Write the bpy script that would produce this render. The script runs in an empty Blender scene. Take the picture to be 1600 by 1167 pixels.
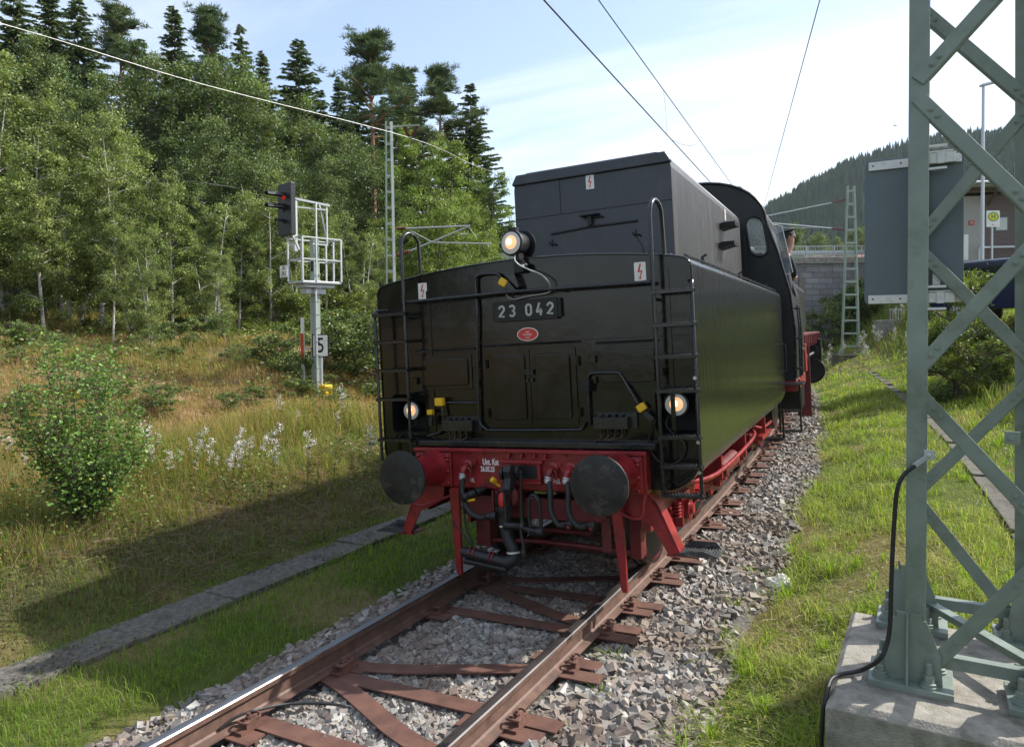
import bpy, math, random
import numpy as np
from mathutils import Matrix, Vector
R_ = math.radians
rng = np.random.default_rng(7)
random.seed(7)
scene = bpy.context.scene
COL = scene.collection

# ------------------------------------------------------------------ camera
CAMH, F_PX, CY_PX = 2.242, 1129.49, 542.67
yw, pt, rl = R_(30.0637), R_(1.3387), R_(-0.4942)
FW = np.array([-math.sin(yw)*math.cos(pt), math.cos(yw)*math.cos(pt), -math.sin(pt)])
RT = np.array([math.cos(yw), math.sin(yw), 0.0]); UP = np.cross(RT, FW)
RT2 = RT*math.cos(rl)+UP*math.sin(rl); UP2 = -RT*math.sin(rl)+UP*math.cos(rl)
CAMO = np.array([0, 0, CAMH])
cd = bpy.data.cameras.new('camera'); cam = bpy.data.objects.new('camera', cd); COL.objects.link(cam)
cd.sensor_fit = 'HORIZONTAL'; cd.sensor_width = 36; cd.lens = F_PX*36/1600
cd.shift_y = -(583.5-CY_PX)/1600; cd.clip_end = 5000; cd.clip_start = 0.05
cam.matrix_world = Matrix(((RT2[0], UP2[0], -FW[0], 0), (RT2[1], UP2[1], -FW[1], 0), (RT2[2], UP2[2], -FW[2], CAMH), (0, 0, 0, 1)))
scene.camera = cam

# ------------------------------------------------------------------ sky, sun, exposure
SUN = Vector((0.80, 0.80, 1.0)).normalized()
elev = math.asin(SUN.z); azim = math.atan2(SUN.x, SUN.y)
scene.view_settings.view_transform = 'Standard'; scene.view_settings.look = 'None'
scene.view_settings.gamma = 1.0; scene.view_settings.exposure = 0.80
w = bpy.data.worlds.new('World'); scene.world = w; w.use_nodes = True
nt = w.node_tree; N = nt.nodes; L = nt.links
bg = N['Background']; bg.inputs['Strength'].default_value = 0.148
sky = N.new('ShaderNodeTexSky'); sky.sky_type = 'NISHITA'; sky.sun_disc = False
sky.sun_elevation = elev; sky.sun_rotation = azim; sky.air_density = 1.0; sky.dust_density = 1.6; sky.ozone_density = 1.6
# thin streaky cirrus on a flat layer high above
tc = N.new('ShaderNodeTexCoord'); sp = N.new('ShaderNodeSeparateXYZ'); L.new(tc.outputs['Generated'], sp.inputs[0])
mz = N.new('ShaderNodeMath'); mz.operation = 'MAXIMUM'; mz.inputs[1].default_value = 0.0; L.new(sp.outputs['Z'], mz.inputs[0])
az_ = N.new('ShaderNodeMath'); az_.operation = 'ADD'; az_.inputs[1].default_value = 0.10; L.new(mz.outputs[0], az_.inputs[0])
dx = N.new('ShaderNodeMath'); dx.operation = 'DIVIDE'; L.new(sp.outputs['X'], dx.inputs[0]); L.new(az_.outputs[0], dx.inputs[1])
dy = N.new('ShaderNodeMath'); dy.operation = 'DIVIDE'; L.new(sp.outputs['Y'], dy.inputs[0]); L.new(az_.outputs[0], dy.inputs[1])
cb = N.new('ShaderNodeCombineXYZ'); L.new(dx.outputs[0], cb.inputs[0]); L.new(dy.outputs[0], cb.inputs[1])
mp = N.new('ShaderNodeMapping'); mp.inputs['Rotation'].default_value = (0, 0, R_(-52)); mp.inputs['Scale'].default_value = (0.34, 1.15, 1)
L.new(cb.outputs[0], mp.inputs[0])
n1 = N.new('ShaderNodeTexNoise'); n1.inputs['Scale'].default_value = 0.9; n1.inputs['Detail'].default_value = 8; n1.inputs['Roughness'].default_value = 0.55; n1.inputs['Distortion'].default_value = 0.6
L.new(mp.outputs[0], n1.inputs['Vector'])
r1 = N.new('ShaderNodeValToRGB'); r1.color_ramp.elements[0].position = 0.43; r1.color_ramp.elements[1].position = 0.63
r1.color_ramp.elements[0].color = (0.12, 0.12, 0.12, 1); r1.color_ramp.elements[1].color = (0.92, 0.92, 0.92, 1)
L.new(n1.outputs['Fac'], r1.inputs[0])
mx = N.new('ShaderNodeMix'); mx.data_type = 'RGBA'; L.new(r1.outputs[0], mx.inputs[0]); L.new(sky.outputs[0], mx.inputs[6])
mx.inputs[7].default_value = (4.9, 5.25, 5.6, 1)
L.new(mx.outputs[2], bg.inputs['Color'])
sl = bpy.data.lights.new('sun', 'SUN'); sl.energy = 4.4; sl.angle = R_(0.55); sl.color = (1.0, 0.955, 0.88)
so = bpy.data.objects.new('sun', sl); COL.objects.link(so)
so.rotation_euler = SUN.to_track_quat('Z', 'Y').to_euler(); so.location = (30, 30, 60)

# ------------------------------------------------------------------ helpers
def lk(o, parent=None):
    COL.objects.link(o)
    if parent is not None: o.parent = parent
    return o
def tag(o, label=None, cat=None, group=None, kind=None):
    if label: o['label'] = label
    if cat: o['category'] = cat
    if group: o['group'] = group
    if kind: o['kind'] = kind
    return o
def empty(name, loc=(0, 0, 0), rz=0, label=None, cat=None, group=None, mw=None):
    o = bpy.data.objects.new(name, None); COL.objects.link(o); o.empty_display_size = 0.2
    if mw is not None: o.matrix_world = mw
    else: o.location = loc; o.rotation_euler = (0, 0, rz)
    return tag(o, label, cat, group)
def copy_tree(o, parent=None):
    c = o.copy(); COL.objects.link(c)
    if parent is not None: c.parent = parent
    for ch in list(o.children): copy_tree(ch, c)
    return c
def ray(u, v): return FW+RT2*(u-800)/F_PX-UP2*(v-CY_PX)/F_PX
def atd(u, v, D): return CAMO+ray(u, v)*D
def onz(u, v, z):
    d = ray(u, v); return CAMO+d*(z-CAMH)/d[2]
def crom(pts, n=8):
    P = [np.array(p, float) for p in pts]; P = [2*P[0]-P[1]]+P+[2*P[-1]-P[-2]]; out = []
    for i in range(1, len(P)-2):
        for k in range(n):
            t = k/n; a, b, c, d = P[i-1], P[i], P[i+1], P[i+2]
            out.append(.5*((2*b)+(-a+c)*t+(2*a-5*b+4*c-d)*t*t+(-a+3*b-3*c+d)*t**3))
    out.append(P[-2]); return out
class MB:
    def __init__(s): s.v = []; s.f = []; s.m = []; s.M = None; s.mi = 0
    def add(s, vs, fs):
        b = len(s.v)
        if s.M is not None: vs = [tuple(s.M @ Vector(p)) for p in vs]
        s.v.extend([tuple(float(c) for c in p) for p in vs]); s.f.extend([tuple(b+i for i in q) for q in fs]); s.m.extend([s.mi]*len(fs)); return s
    def boxb(s, x0, x1, y0, y1, z0, z1):
        return s.add([(x0, y0, z0), (x1, y0, z0), (x1, y1, z0), (x0, y1, z0), (x0, y0, z1), (x1, y0, z1), (x1, y1, z1), (x0, y1, z1)],
                     [(3, 2, 1, 0), (4, 5, 6, 7), (0, 1, 5, 4), (1, 2, 6, 5), (2, 3, 7, 6), (3, 0, 4, 7)])
    def box(s, c, d, rot=(0, 0, 0)):
        from mathutils import Euler
        m = Euler(rot).to_matrix(); vs = []
        for z in (-.5, .5):
            for x, y in ((-.5, -.5), (.5, -.5), (.5, .5), (-.5, .5)):
                vs.append(tuple(Vector(c)+m @ Vector((x*d[0], y*d[1], z*d[2]))))
        return s.add(vs, [(3, 2, 1, 0), (4, 5, 6, 7), (0, 1, 5, 4), (1, 2, 6, 5), (2, 3, 7, 6), (3, 0, 4, 7)])
    def bar(s, p, q, w, h, up=(0, 0, 1)):
        p = np.array(p, float); q = np.array(q, float); d = q-p; d /= np.linalg.norm(d); u = np.array(up, float)
        if abs(d@u) > .99: u = np.array([0, 1., 0])
        a = np.cross(d, u); a /= np.linalg.norm(a); b = np.cross(a, d); vs = []
        for e in (p, q):
            for i, j in ((-1, -1), (1, -1), (1, 1), (-1, 1)): vs.append(tuple(e+a*i*w/2+b*j*h/2))
        return s.add(vs, [(0, 1, 2, 3), (7, 6, 5, 4), (0, 4, 5, 1), (1, 5, 6, 2), (2, 6, 7, 3), (3, 7, 4, 0)])
    def tube(s, pts, r, n=8, caps=True):
        P = [np.array(p, float) for p in pts]; m = len(P)
        rr = [r]*m if np.isscalar(r) else list(r)
        T = [P[min(i+1, m-1)]-P[max(i-1, 0)] for i in range(m)]; T = [t/max(np.linalg.norm(t), 1e-9) for t in T]
        u = np.array([0, 0, 1.]) if abs(T[0][2]) < .9 else np.array([1., 0, 0])
        vs = []
        for i in range(m):
            u = u-T[i]*(u@T[i]); u /= max(np.linalg.norm(u), 1e-9); w_ = np.cross(T[i], u)
            for k in range(n):
                a = 2*math.pi*k/n; vs.append(tuple(P[i]+rr[i]*(u*math.cos(a)+w_*math.sin(a))))
        fs = [(i*n+k, i*n+(k+1) % n, (i+1)*n+(k+1) % n, (i+1)*n+k) for i in range(m-1) for k in range(n)]
        if caps: fs += [tuple(range(n-1, -1, -1)), tuple((m-1)*n+k for k in range(n))]
        return s.add(vs, fs)
    def cyl(s, p, q, r, r2=None, n=20): return s.tube([p, q], [r, r if r2 is None else r2], n)
    def lathe(s, o, d, prof, n=28):
        o = np.array(o, float); d = np.array(d, float); d /= np.linalg.norm(d)
        u = np.array([0, 0, 1.]) if abs(d[2]) < .9 else np.array([1., 0, 0]); u = u-d*(u@d); u /= np.linalg.norm(u); w_ = np.cross(d, u); vs = []
        for (r, h) in prof:
            for k in range(n):
                a = 2*math.pi*k/n; vs.append(tuple(o+d*h+r*(u*math.cos(a)+w_*math.sin(a))))
        m = len(prof); fs = [(i*n+k, i*n+(k+1) % n, (i+1)*n+(k+1) % n, (i+1)*n+k) for i in range(m-1) for k in range(n)]
        fs += [tuple(range(n-1, -1, -1)), tuple((m-1)*n+k for k in range(n))]
        return s.add(vs, fs)
    def prism(s, poly, ax, a0, a1):
        # poly in the other two axes in order; ax in 'xyz'
        def P(p, a): return {'x': (a, p[0], p[1]), 'y': (p[0], a, p[1]), 'z': (p[0], p[1], a)}[ax]
        n = len(poly); vs = [P(p, a0) for p in poly]+[P(p, a1) for p in poly]
        return s.add(vs, [tuple(range(n)), tuple(range(2*n-1, n-1, -1))]+[(i, n+i, n+(i+1) % n, (i+1) % n) for i in range(n)])
    def build(s, name, mats, parent=None, smooth=None, bevel=0, seg=2, label=None):
        me = bpy.data.meshes.new(name); me.from_pydata(s.v, [], s.f)
        mats = mats if isinstance(mats, (list, tuple)) else [mats]
        for m in mats: me.materials.append(m)
        if len(mats) > 1: me.polygons.foreach_set('material_index', s.m)
        import bmesh
        b = bmesh.new(); b.from_mesh(me); bmesh.ops.recalc_face_normals(b, faces=b.faces); b.to_mesh(me); b.free()
        if smooth: me.polygons.foreach_set('use_smooth', [True]*len(me.polygons)); me.set_sharp_from_angle(angle=R_(smooth))
        o = lk(bpy.data.objects.new(name, me), parent)
        if bevel:
            bm_ = o.modifiers.new('bevel', 'BEVEL'); bm_.width = bevel; bm_.segments = seg; bm_.limit_method = 'ANGLE'; bm_.angle_limit = R_(35)
        if label: o['label'] = label
        return o
def np_mesh(name, V, quads=None, tris=None, col=None, mat=None, smooth=False):
    me = bpy.data.meshes.new(name); V = np.asarray(V, np.float32)
    nq = 0 if quads is None else len(quads); ntr = 0 if tris is None else len(tris)
    me.vertices.add(len(V)); me.vertices.foreach_set('co', V.ravel())
    idx = np.concatenate(([] if quads is None else [np.asarray(quads).ravel()])+([] if tris is None else [np.asarray(tris).ravel()])).astype(np.int32)
    st = np.concatenate([np.arange(nq)*4, nq*4+np.arange(ntr)*3]).astype(np.int32)
    me.loops.add(len(idx)); me.loops.foreach_set('vertex_index', idx)
    me.polygons.add(nq+ntr); me.polygons.foreach_set('loop_start', st)
    me.update(calc_edges=True)
    me.polygons.foreach_set('use_smooth', np.full(nq+ntr, bool(smooth)))
    if col is not None:
        a = me.color_attributes.new('Col', 'FLOAT_COLOR', 'POINT')
        a.data.foreach_set('color', np.concatenate([np.asarray(col, np.float32), np.ones((len(V), 1), np.float32)], 1).ravel())
    if mat: me.materials.append(mat)
    return me
def np_obj(name, me, parent=None): return lk(bpy.data.objects.new(name, me), parent)
def text_part(name, body, size, mat, parent, loc, rot=(R_(90), 0, 0), sx=1.0, ext=.0012, bold=0.0, align='CENTER'):
    cu = bpy.data.curves.new(name, 'FONT'); cu.body = body; cu.size = size; cu.extrude = ext; cu.align_x = align; cu.align_y = 'CENTER'; cu.offset = bold
    cu.resolution_u = 4
    t = bpy.data.objects.new(name, cu); COL.objects.link(t)
    dg = bpy.context.evaluated_depsgraph_get(); me = bpy.data.meshes.new_from_object(t.evaluated_get(dg))
    bpy.data.objects.remove(t); me.name = name; me.materials.clear(); me.materials.append(mat)
    o = lk(bpy.data.objects.new(name, me), parent); o.location = loc; o.rotation_euler = rot; o.scale = (sx, 1, 1); return o

# numpy value noise
_P = np.random.default_rng(3).random((256, 256))
def vnoise(x, y, sc=1.0, seed=0):
    x = np.asarray(x)*sc+seed*17.3+500; y = np.asarray(y)*sc+seed*7.7+500
    i = np.floor(x).astype(int); j = np.floor(y).astype(int); fx = x-i; fy = y-j; fx = fx*fx*(3-2*fx); fy = fy*fy*(3-2*fy)
    g = lambda a, b: _P[a % 256, b % 256]
    return (g(i, j)*(1-fx)+g(i+1, j)*fx)*(1-fy)+(g(i, j+1)*(1-fx)+g(i+1, j+1)*fx)*fy
def fbm(x, y, sc=1.0, seed=0, o=4):
    s = 0; a = .5
    for k in range(o): s = s+a*vnoise(x, y, sc*2**k, seed+k*3); a *= .5
    return s/(1-.5**o)

# ------------------------------------------------------------------ materials
def newmat(name):
    m = bpy.data.materials.new(name); m.use_nodes = True; return m, m.node_tree.nodes, m.node_tree.links, m.node_tree.nodes['Principled BSDF']
def mat(name, c, rough=.5, metal=0, var=.15, nsc=8, c2=None, bump=0, bsc=60, rvar=.1, coat=0, stretch=None, spec=.5, dirt_or_sheen=None, dsc=3, streak=None):
    m, N, L, b = newmat(name)
    tc = N.new('ShaderNodeTexCoord'); v = tc.outputs['Object']
    if stretch:
        mp = N.new('ShaderNodeMapping'); mp.inputs['Scale'].default_value = stretch; L.new(v, mp.inputs[0]); vs = mp.outputs[0]
    else: vs = v
    n = N.new('ShaderNodeTexNoise'); n.inputs['Scale'].default_value = nsc; n.inputs['Detail'].default_value = 6; n.inputs['Roughness'].default_value = .6; L.new(vs, n.inputs['Vector'])
    cr = N.new('ShaderNodeValToRGB'); cr.color_ramp.elements[0].position = .3; cr.color_ramp.elements[1].position = .7
    c2 = c2 or tuple(min(1, x*(1+var)) for x in c); c1 = tuple(x*(1-var) for x in c)
    cr.color_ramp.elements[0].color = (*c1, 1); cr.color_ramp.elements[1].color = (*c2, 1)
    L.new(n.outputs['Fac'], cr.inputs[0]); out = cr.outputs[0]
    if dirt_or_sheen:
        n3 = N.new('ShaderNodeTexNoise'); n3.inputs['Scale'].default_value = dsc; n3.inputs['Detail'].default_value = 9; n3.inputs['Roughness'].default_value = .7; L.new(v, n3.inputs['Vector'])
        r3 = N.new('ShaderNodeValToRGB'); r3.color_ramp.elements[0].position = .52; r3.color_ramp.elements[1].position = .68; L.new(n3.outputs['Fac'], r3.inputs[0])
        x = N.new('ShaderNodeMix'); x.data_type = 'RGBA'; L.new(r3.outputs[0], x.inputs[0]); L.new(out, x.inputs[6]); x.inputs[7].default_value = (*dirt_or_sheen, 1); out = x.outputs[2]
    if streak:
        mp4 = N.new('ShaderNodeMapping'); mp4.inputs['Scale'].default_value = (9, 9, .55); L.new(v, mp4.inputs[0]); n4 = N.new('ShaderNodeTexNoise'); n4.inputs['Scale'].default_value = 1.3; n4.inputs['Detail'].default_value = 7; n4.inputs['Roughness'].default_value = .65; L.new(mp4.outputs[0], n4.inputs['Vector'])
        r4 = N.new('ShaderNodeValToRGB'); r4.color_ramp.elements[0].position = .50; r4.color_ramp.elements[1].position = .74; L.new(n4.outputs['Fac'], r4.inputs[0]); x4 = N.new('ShaderNodeMix'); x4.data_type = 'RGBA'; L.new(r4.outputs[0], x4.inputs[0]); L.new(out, x4.inputs[6]); x4.inputs[7].default_value = (*streak, 1); out = x4.outputs[2]
    L.new(out, b.inputs['Base Color'])
    mr = N.new('ShaderNodeMapRange'); mr.inputs[3].default_value = max(.03, rough-rvar); mr.inputs[4].default_value = min(1, rough+rvar); L.new(n.outputs['Fac'], mr.inputs[0]); L.new(mr.outputs[0], b.inputs['Roughness'])
    b.inputs['Metallic'].default_value = metal; b.inputs['Coat Weight'].default_value = coat; b.inputs['Specular IOR Level'].default_value = spec
    if bump:
        n2 = N.new('ShaderNodeTexNoise'); n2.inputs['Scale'].default_value = bsc; n2.inputs['Detail'].default_value = 5; L.new(vs, n2.inputs['Vector'])
        bp = N.new('ShaderNodeBump'); bp.inputs['Strength'].default_value = 1; bp.inputs['Distance'].default_value = bump; L.new(n2.outputs['Fac'], bp.inputs['Height']); L.new(bp.outputs[0], b.inputs['Normal'])
    return m
def mat_attr(name, rough=.6, trans=0.0, spec=.3, tint=(1, 1, 1), nsc=0):
    m, N, L, b = newmat(name)
    a = N.new('ShaderNodeAttribute'); a.attribute_name = 'Col'; out = a.outputs['Color']
    if nsc:
        n = N.new('ShaderNodeTexNoise'); n.inputs['Scale'].default_value = nsc; n.inputs['Detail'].default_value = 5; tc = N.new('ShaderNodeTexCoord'); L.new(tc.outputs['Object'], n.inputs['Vector'])
        mr = N.new('ShaderNodeMapRange'); mr.inputs[3].default_value = .6; mr.inputs[4].default_value = 1.4; L.new(n.outputs['Fac'], mr.inputs[0])
        x = N.new('ShaderNodeVectorMath'); x.operation = 'SCALE'; L.new(out, x.inputs[0]); L.new(mr.outputs[0], x.inputs['Scale']); out = x.outputs[0]
    L.new(out, b.inputs['Base Color']); b.inputs['Roughness'].default_value = rough; b.inputs['Specular IOR Level'].default_value = spec
    if trans:
        t = N.new('ShaderNodeBsdfTranslucent'); sc = N.new('ShaderNodeVectorMath'); sc.operation = 'MULTIPLY'; sc.inputs[1].default_value = (1.3, 1.45, .6)
        L.new(out, sc.inputs[0]); L.new(sc.outputs[0], t.inputs['Color'])
        ms = N.new('ShaderNodeMixShader'); ms.inputs[0].default_value = trans; L.new(b.outputs[0], ms.inputs[1]); L.new(t.outputs[0], ms.inputs[2]); L.new(ms.outputs[0], N['Material Output'].inputs['Surface'])
    return m
def mat_emit(name, c, s):
    m, N, L, b = newmat(name); b.inputs['Base Color'].default_value = (*c, 1); b.inputs['Emission Color'].default_value = (*c, 1); b.inputs['Emission Strength'].default_value = s; b.inputs['Roughness'].default_value = .15; return m
M = {}
M['black'] = mat('black_paint', (.0062, .0056, .0042), .17, var=.35, nsc=5, rvar=.12, bump=.0022, bsc=7, coat=.15, spec=.36, streak=(.013, .012, .0095), c2=(.0105, .0095, .0075), dirt_or_sheen=(.016, .017, .018), dsc=1.7)  # blue-grey patches put a mottled sheen into the black's colour
M['blackpipe'] = mat('black_pipe_paint', (.008, .009, .011), .28, nsc=12, rvar=.1, bump=.0008, bsc=60, coat=.2, dirt_or_sheen=(.02, .02, .02), dsc=9)
M['side'] = mat('glossy_black_side', (.009, .010, .009), .15, var=.5, nsc=4, rvar=.07, streak=(.015, .0145, .013), bump=.007, bsc=2.0, coat=.0, spec=1.0, stretch=(8, 8, .10))
M['bunkside'] = mat('satin_bunker_side', (.024, .023, .022), .40, var=.4, nsc=3, rvar=.10, bump=.008, bsc=2.0, coat=0, spec=.7, stretch=(7, 7, .15), dirt_or_sheen=(.05, .046, .042), dsc=3, streak=(.055, .048, .042))
for k_, an in (('side', .55), ('bunkside', .6)):
    nt_ = M[k_].node_tree; tg = nt_.nodes.new('ShaderNodeTangent'); tg.direction_type = 'RADIAL'; tg.axis = 'Z'; p_ = nt_.nodes['Principled BSDF']; nt_.links.new(tg.outputs[0], p_.inputs['Tangent']); p_.inputs['Anisotropic'].default_value = an; p_.inputs['Anisotropic Rotation'].default_value = 0.0
M['bunker'] = mat('bunker_paint', (.021, .026, .034), .32, var=.25, nsc=2.5, rvar=.12, bump=.0012, bsc=9, stretch=(2.5, 2.5, .8), dirt_or_sheen=(.04, .042, .046), dsc=2)
M['cab'] = mat('cab_black', (.007, .0075, .0085), .38, var=.4, nsc=5, rvar=.14, bump=.0015, bsc=9, coat=.0, spec=.35, dirt_or_sheen=(.018, .019, .02), dsc=2)
M['red'] = mat('red_frame_paint', (.235, .013, .017), .36, var=.3, nsc=7, rvar=.14, dirt_or_sheen=(.085, .012, .012), dsc=6, bump=.0006, bsc=40)
M['redold'] = mat('dirty_red_paint', (.12, .012, .014), .5, var=.4, nsc=9, dirt_or_sheen=(.05, .016, .012), dsc=6, bump=.001, bsc=40)
M['rubber'] = mat('black_rubber', (.014, .014, .015), .55, nsc=30, bump=.0006, bsc=150)
M['buffer'] = mat('buffer_plate', (.020, .020, .021), .45, var=.5, nsc=9, rvar=.2, metal=.3, bump=.0012, bsc=40, dirt_or_sheen=(.085, .078, .068), dsc=7)
M['dark'] = mat('dark_recess', (.008, .008, .009), .6)
M['iron'] = mat('oily_iron', (.03, .03, .033), .42, metal=.5, nsc=20, bump=.001, bsc=60, dirt_or_sheen=(.05, .035, .025), dsc=12)
M['steel'] = mat('bare_steel', (.45, .45, .46), .3, metal=1, nsc=20)
M['tread'] = mat('worn_black_tread', (.05, .05, .052), .45, metal=.3, var=.3, nsc=30, dirt_or_sheen=(.2, .2, .2), dsc=20)
M['zinc'] = mat('galvanised_steel', (.46, .48, .49), .42, metal=.55, nsc=30, var=.12)
M['white'] = mat('white_enamel', (.72, .71, .66), .35, var=.06, dirt_or_sheen=(.55, .5, .4), dsc=14)
M['lettering'] = mat('pale_lettering', (.42, .41, .37), .45, var=.12, nsc=30)
M['letterwhite'] = mat('white_lettering', (.75, .74, .72), .5, var=.06)
M['yellow'] = mat('yellow_plastic', (.72, .42, .01), .4, var=.08)
M['signred'] = mat('sign_red', (.52, .03, .025), .4, var=.1)
M['signblack'] = mat('sign_black', (.007, .008, .010), .45)
M['green'] = mat('mast_green_paint', (.185, .225, .190), .42, var=.14, nsc=6, rvar=.1, bump=.0007, bsc=50, dirt_or_sheen=(.12, .15, .11), dsc=3.5)
M['greenlight'] = mat('pale_green_paint', (.26, .315, .26), .45, var=.1, nsc=6)
M['panelgrey'] = mat('grey_blue_panel', (.105, .135, .152), .45, var=.08, nsc=3, rvar=.08)
M['alu'] = mat('aluminium_strip', (.62, .62, .6), .45, metal=.4, var=.1, nsc=20, dirt_or_sheen=(.4, .4, .36), dsc=20)
M['rust'] = mat('rusty_rail_steel', (.115, .066, .05), .62, var=.28, nsc=9, dirt_or_sheen=(.075, .05, .042), dsc=5, c2=(.18, .105, .078), rvar=.12, bump=.0012, bsc=70, metal=.1)
M['railhead'] = mat('worn_rail_head', (.34, .30, .28), .22, metal=.9, var=.2, nsc=3, rvar=.07)
M['railshine'] = mat('polished_rail_head', (.22, .23, .25), .50, metal=1, var=.1, nsc=3, rvar=.06)
M['rust2'] = mat('rusty_sleeper_steel', (.105, .048, .034), .78, var=.3, nsc=7, c2=(.155, .072, .05), bump=.0015, bsc=50, dirt_or_sheen=(.12, .055, .04), dsc=8)
M['concrete'] = mat('weathered_concrete', (.23, .21, .175), .9, var=.25, nsc=11, c2=(.36, .335, .285), bump=.006, bsc=90, dirt_or_sheen=(.12, .115, .075), dsc=5)
M['slab'] = mat('mossy_concrete_slab', (.065, .058, .047), .92, var=.4, nsc=16, c2=(.155, .142, .12), bump=.012, bsc=30, dirt_or_sheen=(.035, .034, .02), dsc=3.6)
M['glass'] = mat('lamp_glass', (.5, .5, .48), .08, var=.03)
M['lampwarm'] = mat_emit('lamp_filament_glow', (1.0, .52, .26), .50)
M['lampcore'] = mat_emit('lamp_hot_core', (1.0, .80, .52), .95)
M['lampring'] = mat('lamp_frosted_ring', (.62, .60, .56), .25, var=.05)
M['redlamp'] = mat_emit('red_signal_light', (.6, .015, .01), .18)
M['polesunlit'] = mat('painted_sunlit_post', (.50, .55, .50), .45, var=.08)  # sun on the left mast's right post, put into its colour
M['asphalt'] = mat('asphalt', (.05, .05, .052), .9, bump=.002, bsc=200)
M['leaf'] = mat_attr('leaf', .45, .27, .32)
M['needle'] = mat_attr('needles', .75, .10, .15)
M['farneedle'] = mat_attr('far_needles', .95, 0, .0)
M['grass'] = mat_attr('grass_blades', .6, .48, .22)
M['stone'] = mat_attr('ballast_stone', .85, 0, .3, nsc=45)
M['birchbark'] = mat('birch_bark', (.50, .47, .43), .8, var=.15, nsc=6, dirt_or_sheen=(.05, .045, .04), dsc=7, stretch=(1, 1, 4))
M['bark'] = mat('brown_bark', (.085, .065, .05), .9, var=.35, nsc=10, bump=.01, bsc=20)
M['pinebark'] = mat('pine_bark', (.26, .13, .08), .85, var=.3, nsc=8, dirt_or_sheen=(.12, .075, .055), dsc=4)
# ------------------------------------------------------------------ track geometry
K, XC, CANT = 0.0062, -2.9726, R_(2.2138); RAD = 1/K; SMAX = 60.0
def tframe(s):
    s = np.asarray(s, float); sc = np.minimum(s, SMAX); th = K*sc; e = s-sc
    return XC-(1-np.cos(th))*RAD-e*np.sin(th), np.sin(th)*RAD+e*np.cos(th), th
def tpt(lat, s, z):  # canted track coordinates -> world
    x, y, th = tframe(s); l = lat*math.cos(CANT)-z*math.sin(CANT); zz = z*math.cos(CANT)+lat*math.sin(CANT)
    return x+l*np.cos(th), y+l*np.sin(th), zz
def lsxy(x, y):
    x = np.asarray(x, float); y = np.asarray(y, float); cx = XC-RAD; dx = x-cx; r = np.hypot(dx, y); a = np.arctan2(y, dx)
    lat = r-RAD; s = a*RAD; thm = K*SMAX
    x0, y0, _ = tframe(SMAX); ex = x-x0; ey = y-y0; s2 = -ex*math.sin(thm)+ey*math.cos(thm); l2 = ex*math.cos(thm)+ey*math.sin(thm)
    m = (a > thm) & (s2 > 0)
    return np.where(m, l2, lat), np.where(m, SMAX+s2, s)
def latxy(lat, s):
    x, y, th = tframe(s); return x+lat*np.cos(th), y+lat*np.sin(th)
_pl = np.array([-400, -150, -60, -40, -30, -22, -17, -13, -9, -6.2, -4.6, -3.9, -3.1, -2.4, -1.7, -1.3, 1.5, 1.9, 2.3, 2.8, 3.5, 4.4, 5.4, 6.5, 7.5, 11, 14, 40, 400.])
_pz = np.array([60, 30, 10, 6.5, 4.0, 2.7, 2.3, 1.85, .72, .24, .05, -.08, -.24, -.28, -.30, -.36, -.30, -.2, -.08, .08, .15, .18, .42, 1.15, 2.45, 2.85, 3.0, 3.4, 8.])
def sstep(a, b, x): t = np.clip((x-a)/(b-a), 0, 1); return t*t*(3-2*t)
def gz(x, y):
    lat, s = lsxy(x, y); z = np.interp(lat, _pl, _pz)
    a = np.clip((np.abs(lat)-2.0)/4, 0, 1)
    z = z+(fbm(x, y, .25, 2)-.5)*1.5*np.clip((np.abs(lat)-5)/6, 0, 1)+(fbm(x, y, 1.1, 5)-.5)*.16*a
    z = z+.75*sstep(20, 42, s)*sstep(2.2, 4.6, lat)*sstep(14, 8, lat)
    z = z+.9*sstep(34, 48, s)*sstep(3, 8, lat)
    hill = np.clip((y-150)/400, 0, 1)
    return z+hill*hill*12
def G(u, v, dmax=600):  # where a picture ray meets the ground
    d = ray(u, v); t = 2.0
    while t < dmax:
        p = CAMO+d*t
        if p[2] < gz(p[0], p[1]):
            lo, hi = t*.97-.05, t
            for _ in range(20):
                m = (lo+hi)/2; p = CAMO+d*m
                if p[2] < gz(p[0], p[1]): hi = m
                else: lo = m
            return CAMO+d*hi
        t = t*1.02+.02
    return CAMO+d*dmax

# ------------------------------------------------------------------ ground sheet
def axis(a, b, d0, lo, hi, g=1.12):
    mid = list(np.arange(a, b, d0)); out = []; d = d0; x = a
    while x > lo: d *= g; x -= d; out.append(x)
    out = out[::-1]+mid; x = b; d = d0
    while x < hi: out.append(x); d *= g; x += d
    return np.array(out)
gx = axis(-14, 3.5, .13, -900, 900); gy = axis(0, 26, .16, -60, 1500)
GX, GY = np.meshgrid(gx, gy); GZ = gz(GX, GY)
V = np.stack([GX.ravel(), GY.ravel(), GZ.ravel()], 1); nx, ny = len(gx), len(gy)
I = (np.arange(ny-1)[:, None]*nx+np.arange(nx-1)[None, :]).ravel(); Q = np.stack([I, I+1, I+1+nx, I+nx], 1)
gm, N, L, b = newmat('soil_and_turf')
tc = N.new('ShaderNodeTexCoord')
def noise(sc, det=6, rough=.6):
    n = N.new('ShaderNodeTexNoise'); n.inputs['Scale'].default_value = sc; n.inputs['Detail'].default_value = det; n.inputs['Roughness'].default_value = rough; L.new(tc.outputs['Object'], n.inputs['Vector']); return n
a = N.new('ShaderNodeAttribute'); a.attribute_name = 'Col'; n2 = noise(9, 8, .7); n3 = noise(60, 4)
mr = N.new('ShaderNodeMapRange'); mr.inputs[3].default_value = .45; mr.inputs[4].default_value = 1.5; L.new(n2.outputs['Fac'], mr.inputs[0])
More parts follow.
